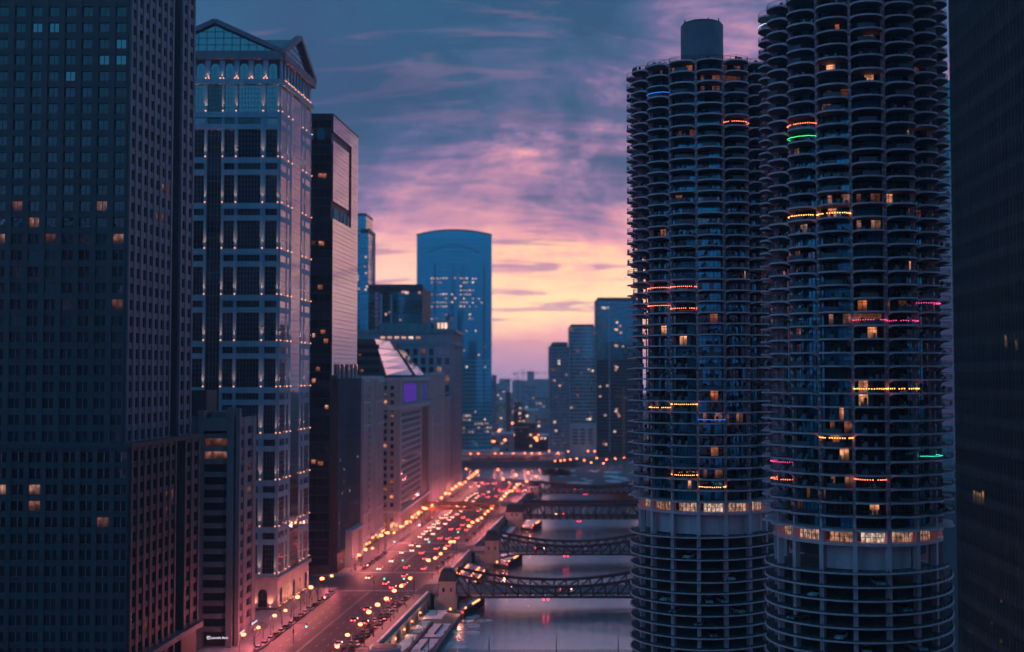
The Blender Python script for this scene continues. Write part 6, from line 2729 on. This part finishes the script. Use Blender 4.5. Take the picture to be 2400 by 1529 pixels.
plain('skin', (.42, .28, .22), .6, .1, 2)
plain('coat_red', (.25, .04, .04), .8, .2, 3)
plain('coat_grey', (.16, .16, .18), .8, .2, 3)
PM = [person_mesh(1, 'dark_body'), person_mesh(1.3, 'coat_grey'), person_mesh(.7, 'coat_red')]
pspots = [(.0, 458, -3.2), (.0, 466, -2.4), (.0, 480, -4), (.0, 536, -3), (.0, 541, -2), (1.0, 432, 2.2), (1.0, 452, 2.8), (1.0, 470, 2.0), (1.0, 560, 2.4), (.0, 415, -2.6)]
pspots.sort()
for k, (t_, d, o_) in enumerate(pspots):
    coat = ['dark coat', 'grey coat', 'red coat'][k % 3]
    side = 'building-side' if t_ == 0 else 'river-side'
    tag(ob('person', PM[k % 3], None, (lane_x(d, t_) + o_, d, .2), random.uniform(0, 6)), f'person in a {coat} on the {side} pavement, {ORD[k if t_ == 0 else k - 6]} from the near end', 'person', 'people on the pavements')

# ================================================================ BARE STREET TREES
def bare_tree(seed):
    rs = random.Random(seed)
    tr, cr = MB(), MB()

    def limb(mb, p_, d, ln, r_, depth):
        q = p_ + d * ln
        n_ = 5
        up = Vector((0, 0, 1)) if abs(d.z) < .9 else Vector((1, 0, 0))
        s_ = d.cross(up).normalized()
        t2 = s_.cross(d)
        i0 = len(mb.v)
        for c_, rr in ((p_, r_), (q, r_ * .62)):
            for k_ in range(n_):
                a_ = 2 * pi * k_ / n_
                mb.v.append(tuple(c_ + s_ * (rr * cos(a_)) + t2 * (rr * sin(a_))))
        for k_ in range(n_):
            mb.f.append((i0 + k_, i0 + (k_ + 1) % n_, i0 + n_ + (k_ + 1) % n_, i0 + n_ + k_))
            mb.m.append(0)
        if depth:
            for _ in range(rs.randint(3, 4)):
                nd = (d + Vector((rs.uniform(-.8, .8), rs.uniform(-.8, .8), rs.uniform(-.15, .55)))).normalized()
                limb(cr, p_.lerp(q, rs.uniform(.55, 1)), nd, ln * rs.uniform(.55, .75), r_ * .5, depth - 1)
    limb(tr, Vector((0, 0, 0)), Vector((0, 0, 1)), 2.6, .16, 4)
    return tr.mesh('trunk', 'bark'), cr.mesh('branches', 'bark')


TREES = [bare_tree(s_) for s_ in (1, 2, 3)]
for k, d in enumerate((392, 402, 424, 436, 449, 461, 474, 484, 540, 552)):
    rt = thing('bare_tree', f'leafless street tree on the building-side pavement, {ORD[k]} from the near end', 'tree', (curb_l(d) - 2.2, d, .2), random.uniform(0, 6), 'bare street trees')
    rt.scale = (1, 1, 1.05)
    ob('trunk', TREES[k % 3][0], rt)
    ob('crown', TREES[k % 3][1], rt)
for k, d in enumerate((415, 430, 462, 515)):
    rt = thing('bare_tree', f'leafless tree on the riverwalk terrace, {ORD[k]} from the near end', 'tree', (pline(d) + 6.4, d, -4.4), random.uniform(0, 6), 'bare riverwalk trees')
    rt.scale = (.8, .8, .75)
    ob('trunk', TREES[k % 3][0], rt)
    ob('crown', TREES[k % 3][1], rt)

# ================================================================ HAZE
b = MB()
b.box(-6100, 6100, -450, 6100, -15.5, 250)
hz = bpy.data.materials.new('haze')
hz.use_nodes = True
t = hz.node_tree
for n_ in list(t.nodes):
    t.nodes.remove(n_)
pv = t.nodes.new('ShaderNodeVolumePrincipled')
pv.inputs['Color'].default_value = (0.80, 0.82, 0.95, 1)
pv.inputs['Density'].default_value = 0.00015
pv.inputs['Anisotropy'].default_value = 0.2
ot = t.nodes.new('ShaderNodeOutputMaterial')
t.links.new(pv.outputs[0], ot.inputs['Volume'])
MATS['haze'] = hz
o = ob('haze', b.mesh('haze', 'haze'))
o['kind'] = 'stuff'
o['label'] = 'thin dusk haze over the river and city'
